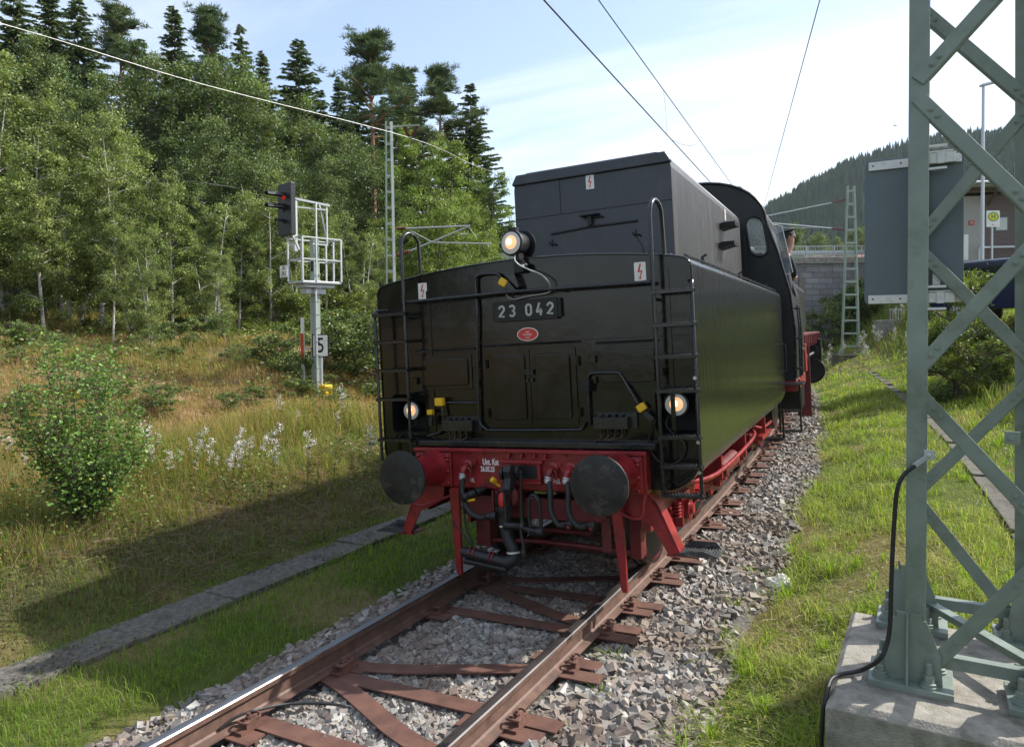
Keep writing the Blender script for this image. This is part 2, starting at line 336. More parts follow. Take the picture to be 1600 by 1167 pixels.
mu = N.new('ShaderNodeMath'); mu.operation = 'MULTIPLY'; mr2 = N.new('ShaderNodeMapRange'); mr2.inputs[3].default_value = .6; mr2.inputs[4].default_value = 1.4; L.new(n3.outputs['Fac'], mr2.inputs[0]); L.new(mr.outputs[0], mu.inputs[0]); L.new(mr2.outputs[0], mu.inputs[1])
x = N.new('ShaderNodeVectorMath'); x.operation = 'SCALE'; L.new(a.outputs['Color'], x.inputs[0]); L.new(mu.outputs[0], x.inputs['Scale']); L.new(x.outputs[0], b.inputs['Base Color']); b.inputs['Roughness'].default_value = .95; b.inputs['Specular IOR Level'].default_value = .1
bp = N.new('ShaderNodeBump'); bp.inputs['Distance'].default_value = .04; L.new(n2.outputs['Fac'], bp.inputs['Height']); L.new(bp.outputs[0], b.inputs['Normal'])
def lerp(a, b, t): t = np.asarray(t)[..., None]; return np.asarray(a)*(1-t)+np.asarray(b)*t
def dryness(x, y):  # tan, dead grass patches; shared by soil and blades
    lat, s = lsxy(x, y)
    left = sstep(-6.0, -9.0, lat)*sstep(-22, -16, lat)*(.55+.9*sstep(.34, .52, fbm(x, y, .3, 9)))
    left = np.maximum(left, .55*sstep(.5, .62, fbm(x, y, .8, 13)))
    right = sstep(.50, .64, fbm(x, y, .9, 21))*.55
    return np.clip(np.where(lat < 0, left, right), 0, 1)
lat_, s_ = lsxy(V[:, 0], V[:, 1]); dr = dryness(V[:, 0], V[:, 1])
c = lerp((.075, .10, .022), (.24, .16, .09), dr)
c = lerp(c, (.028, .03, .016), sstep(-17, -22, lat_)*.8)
c = lerp(c, (.085, .068, .048), sstep(-3.4, -3.9, lat_)*sstep(-5.4, -4.6, lat_)*.5)
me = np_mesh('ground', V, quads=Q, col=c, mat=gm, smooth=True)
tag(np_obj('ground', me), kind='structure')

# ------------------------------------------------------------------ ballast bed and stones
ss = np.arange(-4, 130, .25); lats = [-1.75, -1.45, -1.15, -.5, .5, 1.25, 1.7, 2.05]; zz = [-.36, -.30, -.255, -.250, -.250, -.255, -.27, -.36]
V = []
for s in ss:
    for la, z in zip(lats, zz): V.append(tpt(la, s, z))
n = len(lats); I = (np.arange(len(ss)-1)[:, None]*n+np.arange(n-1)[None, :]).ravel()
M['bed'] = mat('ballast_bed', (.10, .09, .08), .95, var=.5, nsc=40, bump=.03, bsc=28)
tag(np_obj('ballast_bed', np_mesh('ballast_bed', V, quads=np.stack([I, I+1, I+1+n, I+n], 1), mat=M['bed'])), kind='structure')
def ico():
    t = (1+5**.5)/2; v = np.array([(-1, t, 0), (1, t, 0), (-1, -t, 0), (1, -t, 0), (0, -1, t), (0, 1, t), (0, -1, -t), (0, 1, -t), (t, 0, -1), (t, 0, 1), (-t, 0, -1), (-t, 0, 1)], float)
    f = np.array([(0, 11, 5), (0, 5, 1), (0, 1, 7), (0, 7, 10), (0, 10, 11), (1, 5, 9), (5, 11, 4), (11, 10, 2), (10, 7, 6), (7, 1, 8), (3, 9, 4), (3, 4, 2), (3, 2, 6), (3, 6, 8), (3, 8, 9), (4, 9, 5), (2, 4, 11), (6, 2, 10), (8, 6, 7), (9, 8, 1)])
    return v/np.linalg.norm(v[0]), f
IV, IF = ico()
BV = np.array([(x, y, z) for x in (-1, 1) for y in (-1, 1) for z in (-1, 1)], float)*np.array([1, .9, .8])
BF = np.array([(0, 1, 3), (0, 3, 2), (4, 7, 5), (4, 6, 7), (0, 5, 1), (0, 4, 5), (2, 3, 7), (2, 7, 6), (0, 2, 6), (0, 6, 4), (1, 5, 7), (1, 7, 3)])
def rotmats(n, r=rng):
    q = r.normal(size=(n, 4)); q /= np.linalg.norm(q, axis=1)[:, None]; w_, x, y, z = q.T
    return np.stack([1-2*(y*y+z*z), 2*(x*y-z*w_), 2*(x*z+y*w_), 2*(x*y+z*w_), 1-2*(x*x+z*z), 2*(y*z-x*w_), 2*(x*z-y*w_), 2*(y*z+x*w_), 1-2*(x*x+y*y)], 1).reshape(n, 3, 3)
def stones(P, size, colf=1.0):
    n = len(P); sc = size[:, None]*rng.uniform(.45, 1.2, (n, 3)); R = rotmats(n)
    # blocky chips: push the icosphere corners towards a box, then chip them
    v = BV[None]*(1+rng.normal(0, .06, (n, 8, 1)))+rng.uniform(-.34, .34, (n, 8, 3)); v = v*sc[:, None, :]*.5
    v = np.einsum('nij,nkj->nki', R, v); v[..., 2] *= .8; v = v+P[:, None, :]
    fa = (BF[None]+np.arange(n)[:, None, None]*8).reshape(-1, 3)
    pal = np.array([(.29, .275, .25), (.24, .23, .215), (.35, .335, .31), (.25, .205, .18), (.16, .155, .15), (.32, .285, .235), (.40, .385, .36), (.26, .225, .205)])
    c = pal[rng.integers(0, 8, n)]*rng.uniform(.6, 1.2, (n, 1))*.98; br = np.clip(fbm(P[:, 0], P[:, 1], 2.0, 33)*2.4-.75, 0, 1)[:, None]*.6; c = c*(1-br)+np.array([.17, .12, .085])*br
    return v.reshape(-1, 3), fa, np.repeat(c, 8, 0)
def scatter_stones(N_, s0, s1, l0, l1, sz, zoff=0):
    s = rng.uniform(s0, s1, N_); la = rng.uniform(l0, l1, N_)
    edge = np.minimum(la+1.6+.25*(fbm(s*0, s, .9, 4)-.5), 2.0+.9*(fbm(la, s, 1.1, 8)-.5)-la)
    k = rng.random(N_) < np.clip(edge/.45, 0, 1); s = s[k]; la = la[k]
    z = np.interp(la, lats, zz); x, y, z = tpt(la, s, z)
    size = sz*np.clip(rng.lognormal(0, .38, len(s)), .35, 2.1)
    z = z+size*rng.uniform(-.1, .75, len(s))+(fbm(x, y, 3, 6)-.5)*.04
    top = z+size*.62; cap_ = np.where((np.abs(la) < 1.0) & (rng.random(len(s)) > .03), -.180, -.12)+np.sin(CANT)*la; z = np.where(top > cap_, cap_-size*.62-rng.random(len(s))*.02, z)
    al = np.abs(np.abs(la)-.7525); z = np.where(al < .09, z-.05, z)
    return stones(np.stack([x, y, z], 1), size)
parts = [scatter_stones(84000, 1.6, 6.5, -1.7, 2.3, .037), scatter_stones(40000, 1.6, 6, 1.0, 2.9, .016), scatter_stones(95000, 6.5, 15, -1.7, 2.3, .038), scatter_stones(26000, 15, 34, .6, 2.3, .05)]
V = []; Fc = []; C = []; o_ = 0
for v, f_, c in parts: V.append(v); Fc.append(f_+o_); C.append(c); o_ += len(v)
me = np_mesh('ballast_stones', np.concatenate(V), tris=np.concatenate(Fc), col=np.concatenate(C), mat=M['stone'])
tag(np_obj('ballast_stones', me), 'grey and brownish crushed stone ballast between and beside the rails', 'ballast', kind='stuff')

# ------------------------------------------------------------------ rails
prof = [(-.070, -.170), (.070, -.170), (.070, -.161), (.018, -.148), (.008, -.136), (.008, -.060), (.016, -.048), (.035, -.042), (.036, -.012), (.030, -.003), (.018, 0), (-.018, 0), (-.030, -.003), (-.036, -.012), (-.035, -.042), (-.016, -.048), (-.008, -.060), (-.008, -.136), (-.018, -.148), (-.070, -.161)]
def rail(side, lbl, topmat):
    ss = np.concatenate([np.arange(-6, 60, .4), np.arange(60, 130, 3)]); V = []
    for s in ss:
        for (a, z) in prof: V.append(tpt(side*.7525+a, s, z))
    n = len(prof); Q = []; mi = []
    for i in range(len(ss)-1):
        for k in range(n):
            Q.append((i*n+k, i*n+(k+1) % n, (i+1)*n+(k+1) % n, (i+1)*n+k)); mi.append(1 if k in (9, 10, 11) else (2 if k in (8, 12) else 0))
    me = np_mesh('rail', V, quads=np.array(Q)[:, ::-1]); me.materials.append(M['rust']); me.materials.append(topmat); me.materials.append(M['railhead']); me.polygons.foreach_set('material_index', mi)
    me.polygons.foreach_set('use_smooth', [True]*len(Q)); me.set_sharp_from_angle(angle=R_(30))
    return tag(np_obj('rail', me), lbl, 'rail', 'rails of the track')
rail(-1, 'rust brown left rail with a bluish polished running surface', M['railshine'])
rail(1, 'sunlit rusty right rail beside the open ballast shoulder', M['railhead'])

# ------------------------------------------------------------------ Y shaped steel sleepers
def beam_mesh(pl, w_=.14):
    P = crom([(a, b, 0) for a, b in pl], 6); V = []
    zt = -.176; sec = [(-w_/2, zt), (w_/2, zt), (w_/2, zt-.011), (.006, zt-.014), (.006, zt-.085), (w_/2, zt-.088), (w_/2, zt-.097), (-w_/2, zt-.097), (-w_/2, zt-.088), (-.006, zt-.085), (-.006, zt-.014), (-w_/2, zt-.011)]
    n = len(sec); m = len(P); vs = []
    for i in range(m):
        t = P[min(i+1, m-1)]-P[max(i-1, 0)]; t /= np.linalg.norm(t); nn = np.array([-t[1], t[0], 0])
        for a, z in sec: q = P[i]+nn*a; vs.append((q[0], q[1], z))
    fs = [(i*n+k, i*n+(k+1) % n, (i+1)*n+(k+1) % n, (i+1)*n+k) for i in range(m-1) for k in range(n)]+[tuple(range(n)), tuple((m-1)*n+k for k in reversed(range(n)))]
    return MB().add(vs, fs)
def clip_mb(la, dy, out):
    b = MB(); x = la+out*.105
    b.boxb(min(x-.045, x+.045), x+.045, dy-.10, dy+.10, -.176, -.158)          # rib plate
    b.boxb(x-.012+out*.02, x+.016+out*.02, dy-.05, dy+.05, -.158, -.118)         # rib
    b.cyl((x, dy, -.158), (x, dy, -.085), .012, n=8); b.lathe((x, dy, -.122), (0, 0, 1), [(.021, 0), (.021, .02), (.012, .022)], 6)
    for e in (-1, 1):
        pts = crom([(x-out*.028, dy+e*.012, -.128), (x-out*.045, dy+e*.045, -.125), (x-out*.01, dy+e*.072, -.112), (x+out*.035, dy+e*.055, -.118), (x+out*.03, dy+e*.02, -.122)], 5)
        b.tube(pts, .0075, 7)
    return b
def make_sleeper(mir):
    r = empty('steel_sleeper', label='rusty Y shaped steel sleeper', cat='sleeper', group='steel sleepers under the rails')
    m = lambda x: x*mir
    A = [(m(-1.12), -.09), (m(-.6), -.085), (m(.5), -.075), (m(1.10), -.07)]
    B = [(m(-1.08), .09), (m(-.62), .095), (m(-.25), .19), (m(.15), .37), (m(.5), .52), (m(.75), .585), (m(1.10), .60)]
    beam_mesh(A).build('beam', M['rust2'], r); beam_mesh(B).build('beam', M['rust2'], r)
    beam_mesh([(m(.50), -.235), (m(1.05), -.235)]).build('stub', M['rust2'], r)
    beam_mesh([(m(.50), .775), (m(1.02), .775)]).build('stub', M['rust2'], r)
    for sd, dy in ((-1, 0), (1, -.155), (1, .69)):
        for out in (-1, 1): clip_mb(m(sd*.7525), dy, out).build('rail_fastening', M['rust2'], r, smooth=35)
    return r
Z0 = Matrix.Rotation(-CANT, 4, 'Y')
pa, pb = make_sleeper(1), make_sleeper(-1); ua = ub = False
ORD = ['leftmost', 'second', 'third', 'fourth', 'fifth', 'sixth', 'seventh', 'eighth', 'ninth', 'tenth', 'eleventh', 'twelfth', 'thirteenth', 'fourteenth', 'fifteenth', 'sixteenth', 'seventeenth', 'eighteenth', 'nineteenth', 'twentieth', 'twenty first', 'twenty second', 'twenty third', 'twenty fourth', 'twenty fifth', 'twenty sixth']
Y0 = []
for k in range(-2, 10):
    Y0.append((3.88+2.09*k, 1)); Y0.append((3.88+2.09*k+1.38, -1))
cnt = 0
for s, mir in sorted(Y0):
    if s < .5: continue
    src = pa if mir == 1 else pb; used = ua if mir == 1 else ub
    o = copy_tree(src) if used else src
    if mir == 1: ua = True
    else: ub = True
    x, y, th = tframe(s); mw = Matrix.Translation((x, y, 0)) @ Matrix.Rotation(th, 4, 'Z') @ Z0
    if mir == -1: mw = mw @ Matrix.Scale(1, 4)
    o.matrix_world = mw
    if mir == -1:  # its fork points the other way along the line too
        o.matrix_world = mw @ Matrix.Rotation(0, 4, 'Z')
    if cnt == 0: lb = 'nearest rusty Y steel sleeper, cut by the bottom edge of the photo'
    elif cnt == 2: lb = 'rusty Y steel sleeper with its stem at the left rail, forking towards the right rail'
    elif cnt == 3: lb = 'rusty Y steel sleeper marked with chalk letters, joined at the right rail'
    else: lb = ORD[cnt]+' rusty Y steel sleeper counted along the track from the bottom edge'
    if cnt == 1: lb = 'rusty Y steel sleeper just beside the black bonding cable'
    tag(o, lb); cnt += 1
# chalked letters on the second sleeper's straight flange
# ------------------------------------------------------------------ concrete duct slabs
def slab_run(l0, l1, s0, s1, ln, zoff, grp, lbl, dark=False):
    proto = None; i = 0; s = s0
    while s < s1:
        b = MB(); b.boxb(l0-(l0+l1)/2, l1-(l0+l1)/2, -ln/2+.006, ln/2-.006, -.08, 0)
        if proto is None: proto = b.build('duct_slab', M['slab'], bevel=.012); o = proto; tag(o, lbl, 'concrete slab', grp)
        else: o = copy_tree(proto)
        x, y = latxy((l0+l1)/2, s); z = gz(x, y); o.location = (x, y, z+zoff+rng.uniform(-.014, .014)); o.rotation_euler = (rng.uniform(-.02, .02), rng.uniform(-.03, .03), K*min(s, SMAX)+rng.uniform(-.012, .012)); s += ln; i += 1
slab_run(-2.98, -2.53, 1.2, 22, .95, .035, 'concrete slabs over the cable duct on the left', 'flat grey mossy concrete slab of the path left of the track')
slab_run(3.90, 4.12, 5.0, 32, 1.0, .03, 'concrete slabs over the narrow duct on the right', 'narrow grey concrete slab in the grass right of the track')

# ------------------------------------------------------------------ grass
def blades(P, h, w_, lean, col, tipc=None):
    n = len(P); a = rng.uniform(0, 2*np.pi, n); d = np.stack([np.cos(a), np.sin(a), np.zeros(n)], 1); t = np.stack([-np.sin(a), np.cos(a), np.zeros(n)], 1)
    up = np.array([0, 0, 1.]); l1 = (lean*.35)[:, None]; l2 = lean[:, None]; hh = h[:, None]; ww = w_[:, None]/2
    v0 = P-t*ww; v1 = P+t*ww; m = P+up*hh*.55+d*hh*l1; v2 = m+t*ww*.8; v3 = m-t*ww*.8; v4 = P+up*hh*(1-.35*l2)+d*hh*l2
    V = np.stack([v0, v1, v2, v3, v4], 1).reshape(-1, 3); b = np.arange(n)*5
    Qd = np.stack([b, b+1, b+2, b+3], 1); T = np.stack([b+3, b+2, b+4], 1)
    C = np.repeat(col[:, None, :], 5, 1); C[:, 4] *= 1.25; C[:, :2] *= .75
    return V, Qd, T, C.reshape(-1, 3)
def merge(name, chunks, mt, lbl, cat):
    V = []; Q = []; T = []; C = []; o_ = 0
    for v, q, t, c in chunks: V.append(v); Q.append(q+o_); T.append(t+o_); C.append(c); o_ += len(v)
    me = np_mesh(name, np.concatenate(V), quads=np.concatenate(Q), tris=np.concatenate(T), col=np.clip(np.concatenate(C), 0, 1), mat=mt)
    return tag(np_obj(name, me), lbl, cat, kind='stuff')
CAMR = RT[:2]; CAMF = np.array([-math.sin(yw), math.cos(yw)])
def sample_view(n, dmin, dmax, pw=1.0):  # ground points in a generous fan in front of the viewpoint, density falling with distance
    u = rng.random(n); d = (dmin**pw+(dmax**pw-dmin**pw)*u)**(1/pw); a = rng.uniform(-.92, .92, n)
    x = CAMR[0]*d*np.tan(a)+CAMF[0]*d; y = CAMR[1]*d*np.tan(a)+CAMF[1]*d; return x, y, d
def inrange(x, y, lo, hi):
    lat, s = lsxy(x, y); return (lat > lo) & (lat < hi), lat, s
FX0, FX1, FY0, FY1 = -.43, .95, 3.72, 5.02  # mast foundation footprint
def offslab(lat, s, x, y):
    return ~(((lat > -2.97) & (lat < -2.54) & (np.abs(lat+2.755) < .21-.16*sstep(.45, .7, fbm(x, y, 1.9, 31)))) | ((lat > 3.88) & (lat < 4.12)) | ((x > FX0) & (x < FX1) & (y > FY0) & (y < FY1)))
# right side turf
x, y, d = sample_view(900000, 2.2, 60, .45); k, lat, s = inrange(x, y, 1.55, 16)
edge = 1.62+.75*(fbm(x, y, 1.4, 40)-.5)*2; dens = sstep(0, .55, lat-edge)*.95+.04
clump = sstep(.3, .62, fbm(x, y, 2.6, 44)); k &= rng.random(len(x)) < dens*(.38+.62*clump); k &= offslab(lat, s, x, y)
x, y, d, lat, clump = x[k], y[k], d[k], lat[k], clump[k]; z = gz(x, y); dr = dryness(x, y); n = len(x)
h = (.04+.11*rng.random(n)**1.5)*(.55+1.1*clump)*(1-.3*dr); far = np.clip(d/9, 1, 5); tall = (lat > 5.2) & (rng.random(n) < .5); h = np.where(tall, h*2.8+.08, h*1.15)*(1+.1*(far-1))
gcol = lerp((.21, .31, .04), (.33, .38, .07), fbm(x, y, .7, 50)); gcol = lerp(gcol, (.42, .35, .19), (rng.random(n) < (.22+.6*dr))*rng.uniform(.6, 1, n)); gcol = lerp(gcol, (.15, .18, .05), tall*.4)
gcol = gcol*rng.uniform(.6, 1.3, (n, 1))
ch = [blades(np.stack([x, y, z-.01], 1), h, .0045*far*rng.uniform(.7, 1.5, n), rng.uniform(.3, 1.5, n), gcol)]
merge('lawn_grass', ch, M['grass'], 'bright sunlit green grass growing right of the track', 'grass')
print('turf', n)
# strip between the slabs and the ballast, left, and the low verge beyond the slabs
x, y, d = sample_view(460000, 2.2, 24, .5); k, lat, s = inrange(x, y, -5.2, -1.25)
k &= rng.random(len(x)) < np.where(lat > -2.6, sstep(-1.35, -1.85, lat+.3*(fbm(x, y, 1.5, 41)-.5)), .75)*(.55+.45*sstep(.3, .6, fbm(x, y, 2.2, 46))); k &= offslab(lat, s, x, y)
x, y, d, lat = x[k], y[k], d[k], lat[k]; z = gz(x, y); n = len(x); far = np.clip(d/6, 1, 4)
gcol = lerp((.13, .23, .025), (.20, .28, .04), fbm(x, y, .9, 52)); gcol = lerp(gcol, (.20, .15, .085), ((lat < -3) & (rng.random(n) < .62))*.9); gcol = lerp(gcol, (.26, .22, .12), (rng.random(n) < .15)*.9)*rng.uniform(.6, 1.3, (n, 1))
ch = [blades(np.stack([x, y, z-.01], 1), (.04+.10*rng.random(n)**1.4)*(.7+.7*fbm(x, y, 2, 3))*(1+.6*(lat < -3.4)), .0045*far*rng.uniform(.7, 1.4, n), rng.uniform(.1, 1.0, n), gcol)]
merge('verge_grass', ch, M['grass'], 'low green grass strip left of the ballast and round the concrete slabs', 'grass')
# tall bank grass, left
x, y, d = sample_view(800000, 4, 48, .6); k, lat, s = inrange(x, y, -24, -4.3)
patch = sstep(.25, .6, fbm(x, y, .9, 60)); k &= rng.random(len(x)) < sstep(-3.7, -4.8, lat)*(.3+.7*patch)
x, y, d, lat, patch = x[k], y[k], d[k], lat[k], patch[k]; z = gz(x, y); n = len(x); dr = dryness(x, y); far = np.clip(d/9, 1, 3.2)
h = (.16+.42*rng.random(n))*(.55+.7*patch)*(.35+.65*sstep(-4.4, -6.5, lat))*(1-.6*dr)+.06
gcol = lerp((.13, .19, .03), (.23, .25, .06), fbm(x, y, .5, 62)); gcol = lerp(gcol, lerp((.46, .33, .19), (.33, .18, .11), rng.random(n)), (rng.random(n) < (.42+.55*dr))*rng.uniform(.6, 1, n)); gcol = lerp(gcol, (.24, .10, .03), (rng.random(n) < .04)*.8)
gcol = gcol*rng.uniform(.6, 1.3, (n, 1))
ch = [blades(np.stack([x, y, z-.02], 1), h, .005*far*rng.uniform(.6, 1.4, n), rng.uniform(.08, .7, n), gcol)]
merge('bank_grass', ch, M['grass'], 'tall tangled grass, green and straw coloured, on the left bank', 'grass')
print('bank', n)
# small leafy ground cover
def leaves_np(P, size, r=rng, up=0.0):
    n = len(P); R = rotmats(n, r); q = np.array([(-.5, 0, 0), (0, -.32, .05), (.5, 0, 0), (0, .32, .05)]); v = np.einsum('nij,kj->nki', R, q)*size[:, None, None]
    if up: v[..., 2] *= (1-up)
    v = v+P[:, None, :]; Q = np.arange(n*4).reshape(n, 4); return v.reshape(-1, 3), Q
E0 = np.zeros((0, 3), int)
def cover(nn, lo, hi, dmax, sz, hmax, cA, cB, nm, lbl, seed, thr=.5, off=True):
    x, y, d = sample_view(nn, 2.5, dmax, .55); k, lat, s = inrange(x, y, lo, hi); k &= fbm(x, y, 1.3, seed) > thr
    if off: k &= offslab(lat, s, x, y)
    x, y, d = x[k], y[k], d[k]; n = len(x); z = gz(x, y)+rng.random(n)*hmax*sstep(thr, thr+.15, fbm(x, y, 1.3, seed)); v, q = leaves_np(np.stack([x, y, z], 1), sz*np.clip(d/8, 1, 3)*rng.uniform(.6, 1.4, n), up=.35)
    c = lerp(cA, cB, rng.random(n))*rng.uniform(.6, 1.3, (n, 1)); merge(nm, [(v, q, E0, np.repeat(c, 4, 0))], M['leaf'], lbl, 'ground cover')
cover(200000, -22, -4.0, 40, .045, .42, (.09, .15, .025), (.17, .18, .05), 'bank_weeds', 'leafy weeds scattered through the left bank', 70, .44)
cover(170000, 1.9, 14, 45, .024, .06, (.12, .20, .03), (.20, .25, .06), 'lawn_weeds', 'small leafy weeds in the right hand grass', 74, .40)
cover(120000, -5.3, -3.1, 16, .032, .05, (.15, .075, .045), (.11, .09, .05), 'leaf_litter', 'brown dead leaves and twigs beside the concrete path', 77, .36)

n = 9000; s_ = rng.uniform(1.2, 20, n); la = rng.uniform(-3.02, -2.50, n); x, y = latxy(la, s_); k = rng.random(n) < sstep(.42, .62, fbm(x, y, 2.6, 93))+.5*sstep(.20, .25, np.abs(la+2.755)); x, y, la = x[k], y[k], la[k]; n = len(x)
xc_, yc_ = latxy(-2.755, s_[k]); z = gz(xc_, yc_)+.042+rng.uniform(-.002, .012, n); v, q = leaves_np(np.stack([x, y, z], 1), rng.uniform(.012, .04, n), up=.6)
merge('slab_moss', [(v, q, E0, np.repeat(lerp((.045, .04, .022), (.10, .075, .045), rng.random(n)), 4, 0))], M['leaf'], 'dark moss crumbs and dead leaves lying on the left concrete slabs', 'moss')
# ------------------------------------------------------------------ locomotive tender (rear end faces the viewer)
TW = Matrix(((.9964164, -.07028222, -.04706127, -2.98029607), (.07020396, .99752715, -.00331577, 5.49249698), (.04717793, 0, .9988865, 0), (0, 0, 0, 1)))
TD = empty('locomotive_tender', mw=TW, label='black steam engine tender with red buffer beam, seen from its rear end', cat='tender')
TL = 6.57
def rr(x0, x1, z0, z1, r, n=6):  # rounded rectangle outline
    P = []
    for cx, cz, a0 in ((x1-r, z0+r, -90), (x1-r, z1-r, 0), (x0+r, z1-r, 90), (x0+r, z0+r, 180)):
        for k in range(n+1): a = R_(a0+90*k/n); P.append((cx+r*math.cos(a), cz+r*math.sin(a)))
    return P
def outline(hw=1.505, zb=.90):
    P = []
    rb = .30
    for k in range(9): a = R_(-90+90*k/8); P.append((hw-rb+rb*math.cos(a), zb+rb+rb*math.sin(a)))
    for k in range(7): a = R_(0+80*k/6); P.append((hw-.09+.09*math.cos(a), 2.655+.09*math.sin(a)))
    for x in np.linspace(1.35, 0, 9): P.append((x, 2.762+.102*(1-(x/1.35)**2)))
    return P+[(-x, z) for x, z in P[:-1][::-1]]
ol = outline()
tank = MB().prism(ol, 'y', 0, TL).build('tank', [M['side'], M['black'], M['dark']], TD)
# recesses for the two lower lamps
def cut(o, cutter):
    md = o.modifiers.new('b', 'BOOLEAN'); md.operation = 'DIFFERENCE'; md.object = cutter; md.solver = 'EXACT'
    dg = bpy.context.evaluated_depsgraph_get(); me = bpy.data.meshes.new_from_object(o.evaluated_get(dg)); o.modifiers.clear(); old = o.data; o.data = me; bpy.data.meshes.remove(old); cm = cutter.data; bpy.data.objects.remove(cutter); bpy.data.meshes.remove(cm)
cb_ = MB()
for x0, x1 in ((-1.40, -1.02), (1.155, 1.475)): cb_.prism(rr(x0, x1, 1.345, 1.705, .05), 'y', -.05, .30)
c_ = cb_.build('cut', [M['side'], M['black'], M['dark']], TD); cut(tank, c_)
me = tank.data
for p in me.polygons:
    n_, ce = p.normal, p.center
    if abs(ce.y) < .01: p.material_index = 1
    elif 0.01 < ce.y < .31 and abs(ce.x) < 1.49: p.material_index = 2
    else: p.material_index = 0
me.polygons.foreach_set('use_smooth', [abs(p.center.y-TL/2) < .5 for p in me.polygons]); me.set_sharp_from_angle(angle=R_(25))
# rim strips along the back plate edge
MB().tube([(x, -.004, z) for x, z in outline(1.498, .905)]+[(0, -.004, .905)], .008, 6).build('edge_bead', M['black'], TD, smooth=60)
MB().tube([(x*.86+(.19 if x > 0 else -.19), -.008, z) for x, z in [(1.497-.30*(1-math.cos(R_(a))), .97+.26*(1-math.sin(R_(a)))) for a in range(0, 91, 10)]][::1], .014, 6).build('bottom_rim', M['black'], TD, smooth=60)
b = MB()
for z in (2.13,): b.boxb(-1.46, 1.46, -.006, -.0005, z, z+.006)
for x in (-.93, 1.30): b.boxb(x-.018, x+.018, -.010, -.0005, .95, 2.66)
b.build('cover_strips', M['black'], TD, bevel=.002)
# coal bunker
def bunk(hw, top): return [(hw, 2.74), (hw, top-.14), (hw-.012, top-.07), (hw-.06, top), (-hw+.06, top), (-hw+.012, top-.07), (-hw, top-.14), (-hw, 2.74)]
bk = MB().prism(bunk(.925, 4.06), 'y', 1.96, 6.62).build('coal_bunker', [M['bunker'], M['bunkside']], TD, bevel=.012)
for p in bk.data.polygons: p.material_index = 0 if abs(p.normal.x) < .6 else 1
lid = MB().prism([(.93, 3.99), (.875, 4.085), (-.875, 4.085), (-.93, 3.99), (-.93, 3.965), (.93, 3.965)], 'y', 1.925, 1.99).build('bunker_lip', M['bunker'], TD, bevel=.012)
MB().prism([(.80, 4.06), (.76, 4.125), (-.80, 4.125), (-.86, 4.06)], 'y', 2.05, 6.5).build('bunker_lid', M['bunker'], TD, bevel=.01)
b = MB(); b.boxb(-.10, .12, 1.86, 1.955, 3.505, 3.52); b.boxb(-.015, .03, 1.90, 1.955, 3.40, 3.505); b.boxb(-.06, .16, 1.93, 1.955, 3.478, 3.488); b.build('grab_plate', M['cab'], TD, bevel=.003)
b = MB(); b.tube([(-.48, 1.95, 3.36), (0, 1.945, 3.39), (.54, 1.95, 3.392)], .012, 6); b.boxb(-.92, .92, 1.954, 1.959, 3.57, 3.577); b.boxb(-.35, -.345, 1.954, 1.959, 3.57, 4.0); b.build('seam', M['cab'], TD, smooth=50)
for x in (-.46, .52):
    MB().tube([(x-.04, 1.955, 3.27), (x-.04, 1.93, 3.25), (x+.04, 1.93, 3.24), (x+.04, 1.955, 3.22)], .008, 6).tube([(x-.01, 1.955, 3.30), (x-.01, 1.94, 3.22)], .007, 6).build('latch', M['cab'], TD, smooth=50)
MB().tube(crom([(.50, 1.953, 3.24), (.58, 1.953, 3.1), (.58, 1.953, 2.95), (.52, 1.953, 2.84)], 5), .004, 5).build('wire', M['cab'], TD)
for y, z in ((4.9, 3.62), (4.75, 3.33)):  # side steps of the bunker
    b = MB(); b.prism([(.925, z-.02), (1.12, z+.02), (1.12, z+.045), (.925, z+.06)], 'y', y-.17, y+.17); b.boxb(1.12, 1.135, y-.18, y+.18, z+.01, z+.075)
    for k in range(9): b.boxb(.95, 1.11, y-.16+.038*k, y-.15+.038*k, z+.045, z+.07)
    b.build('bunker_step', M['cab'], TD, bevel=.003)
b = MB(); b.boxb(.98, 1.28, .25, .55, 2.775, 2.81); b.boxb(-.3, .4, .9, 1.6, 2.86, 2.93); b.build('tank_hatch', M['cab'], TD, bevel=.008)
b = MB()
for x, y in ((1.12, .2), (1.39, 1.0), (1.38, 3.2), (1.36, 5.9)): b.tube([(x, y, 2.72), (x, y, 2.83), (x+.03, y+.02, 2.85)], .014, 7)
b.build('lifting_lug', M['cab'], TD, smooth=50)
MB().tube([(1.43, .1, 2.765), (1.45, 3, 2.765), (1.45, 6.4, 2.765)], .013, 6).build('gutter_rod', M['blackpipe'], TD, smooth=50)
MB().tube([(1.505, 6.33, 1.92), (1.56, 6.33, 1.92), (1.56, 6.33, 1.50), (1.505, 6.33, 1.50)], .012, 6).build('side_handle', M['blackpipe'], TD, smooth=50)
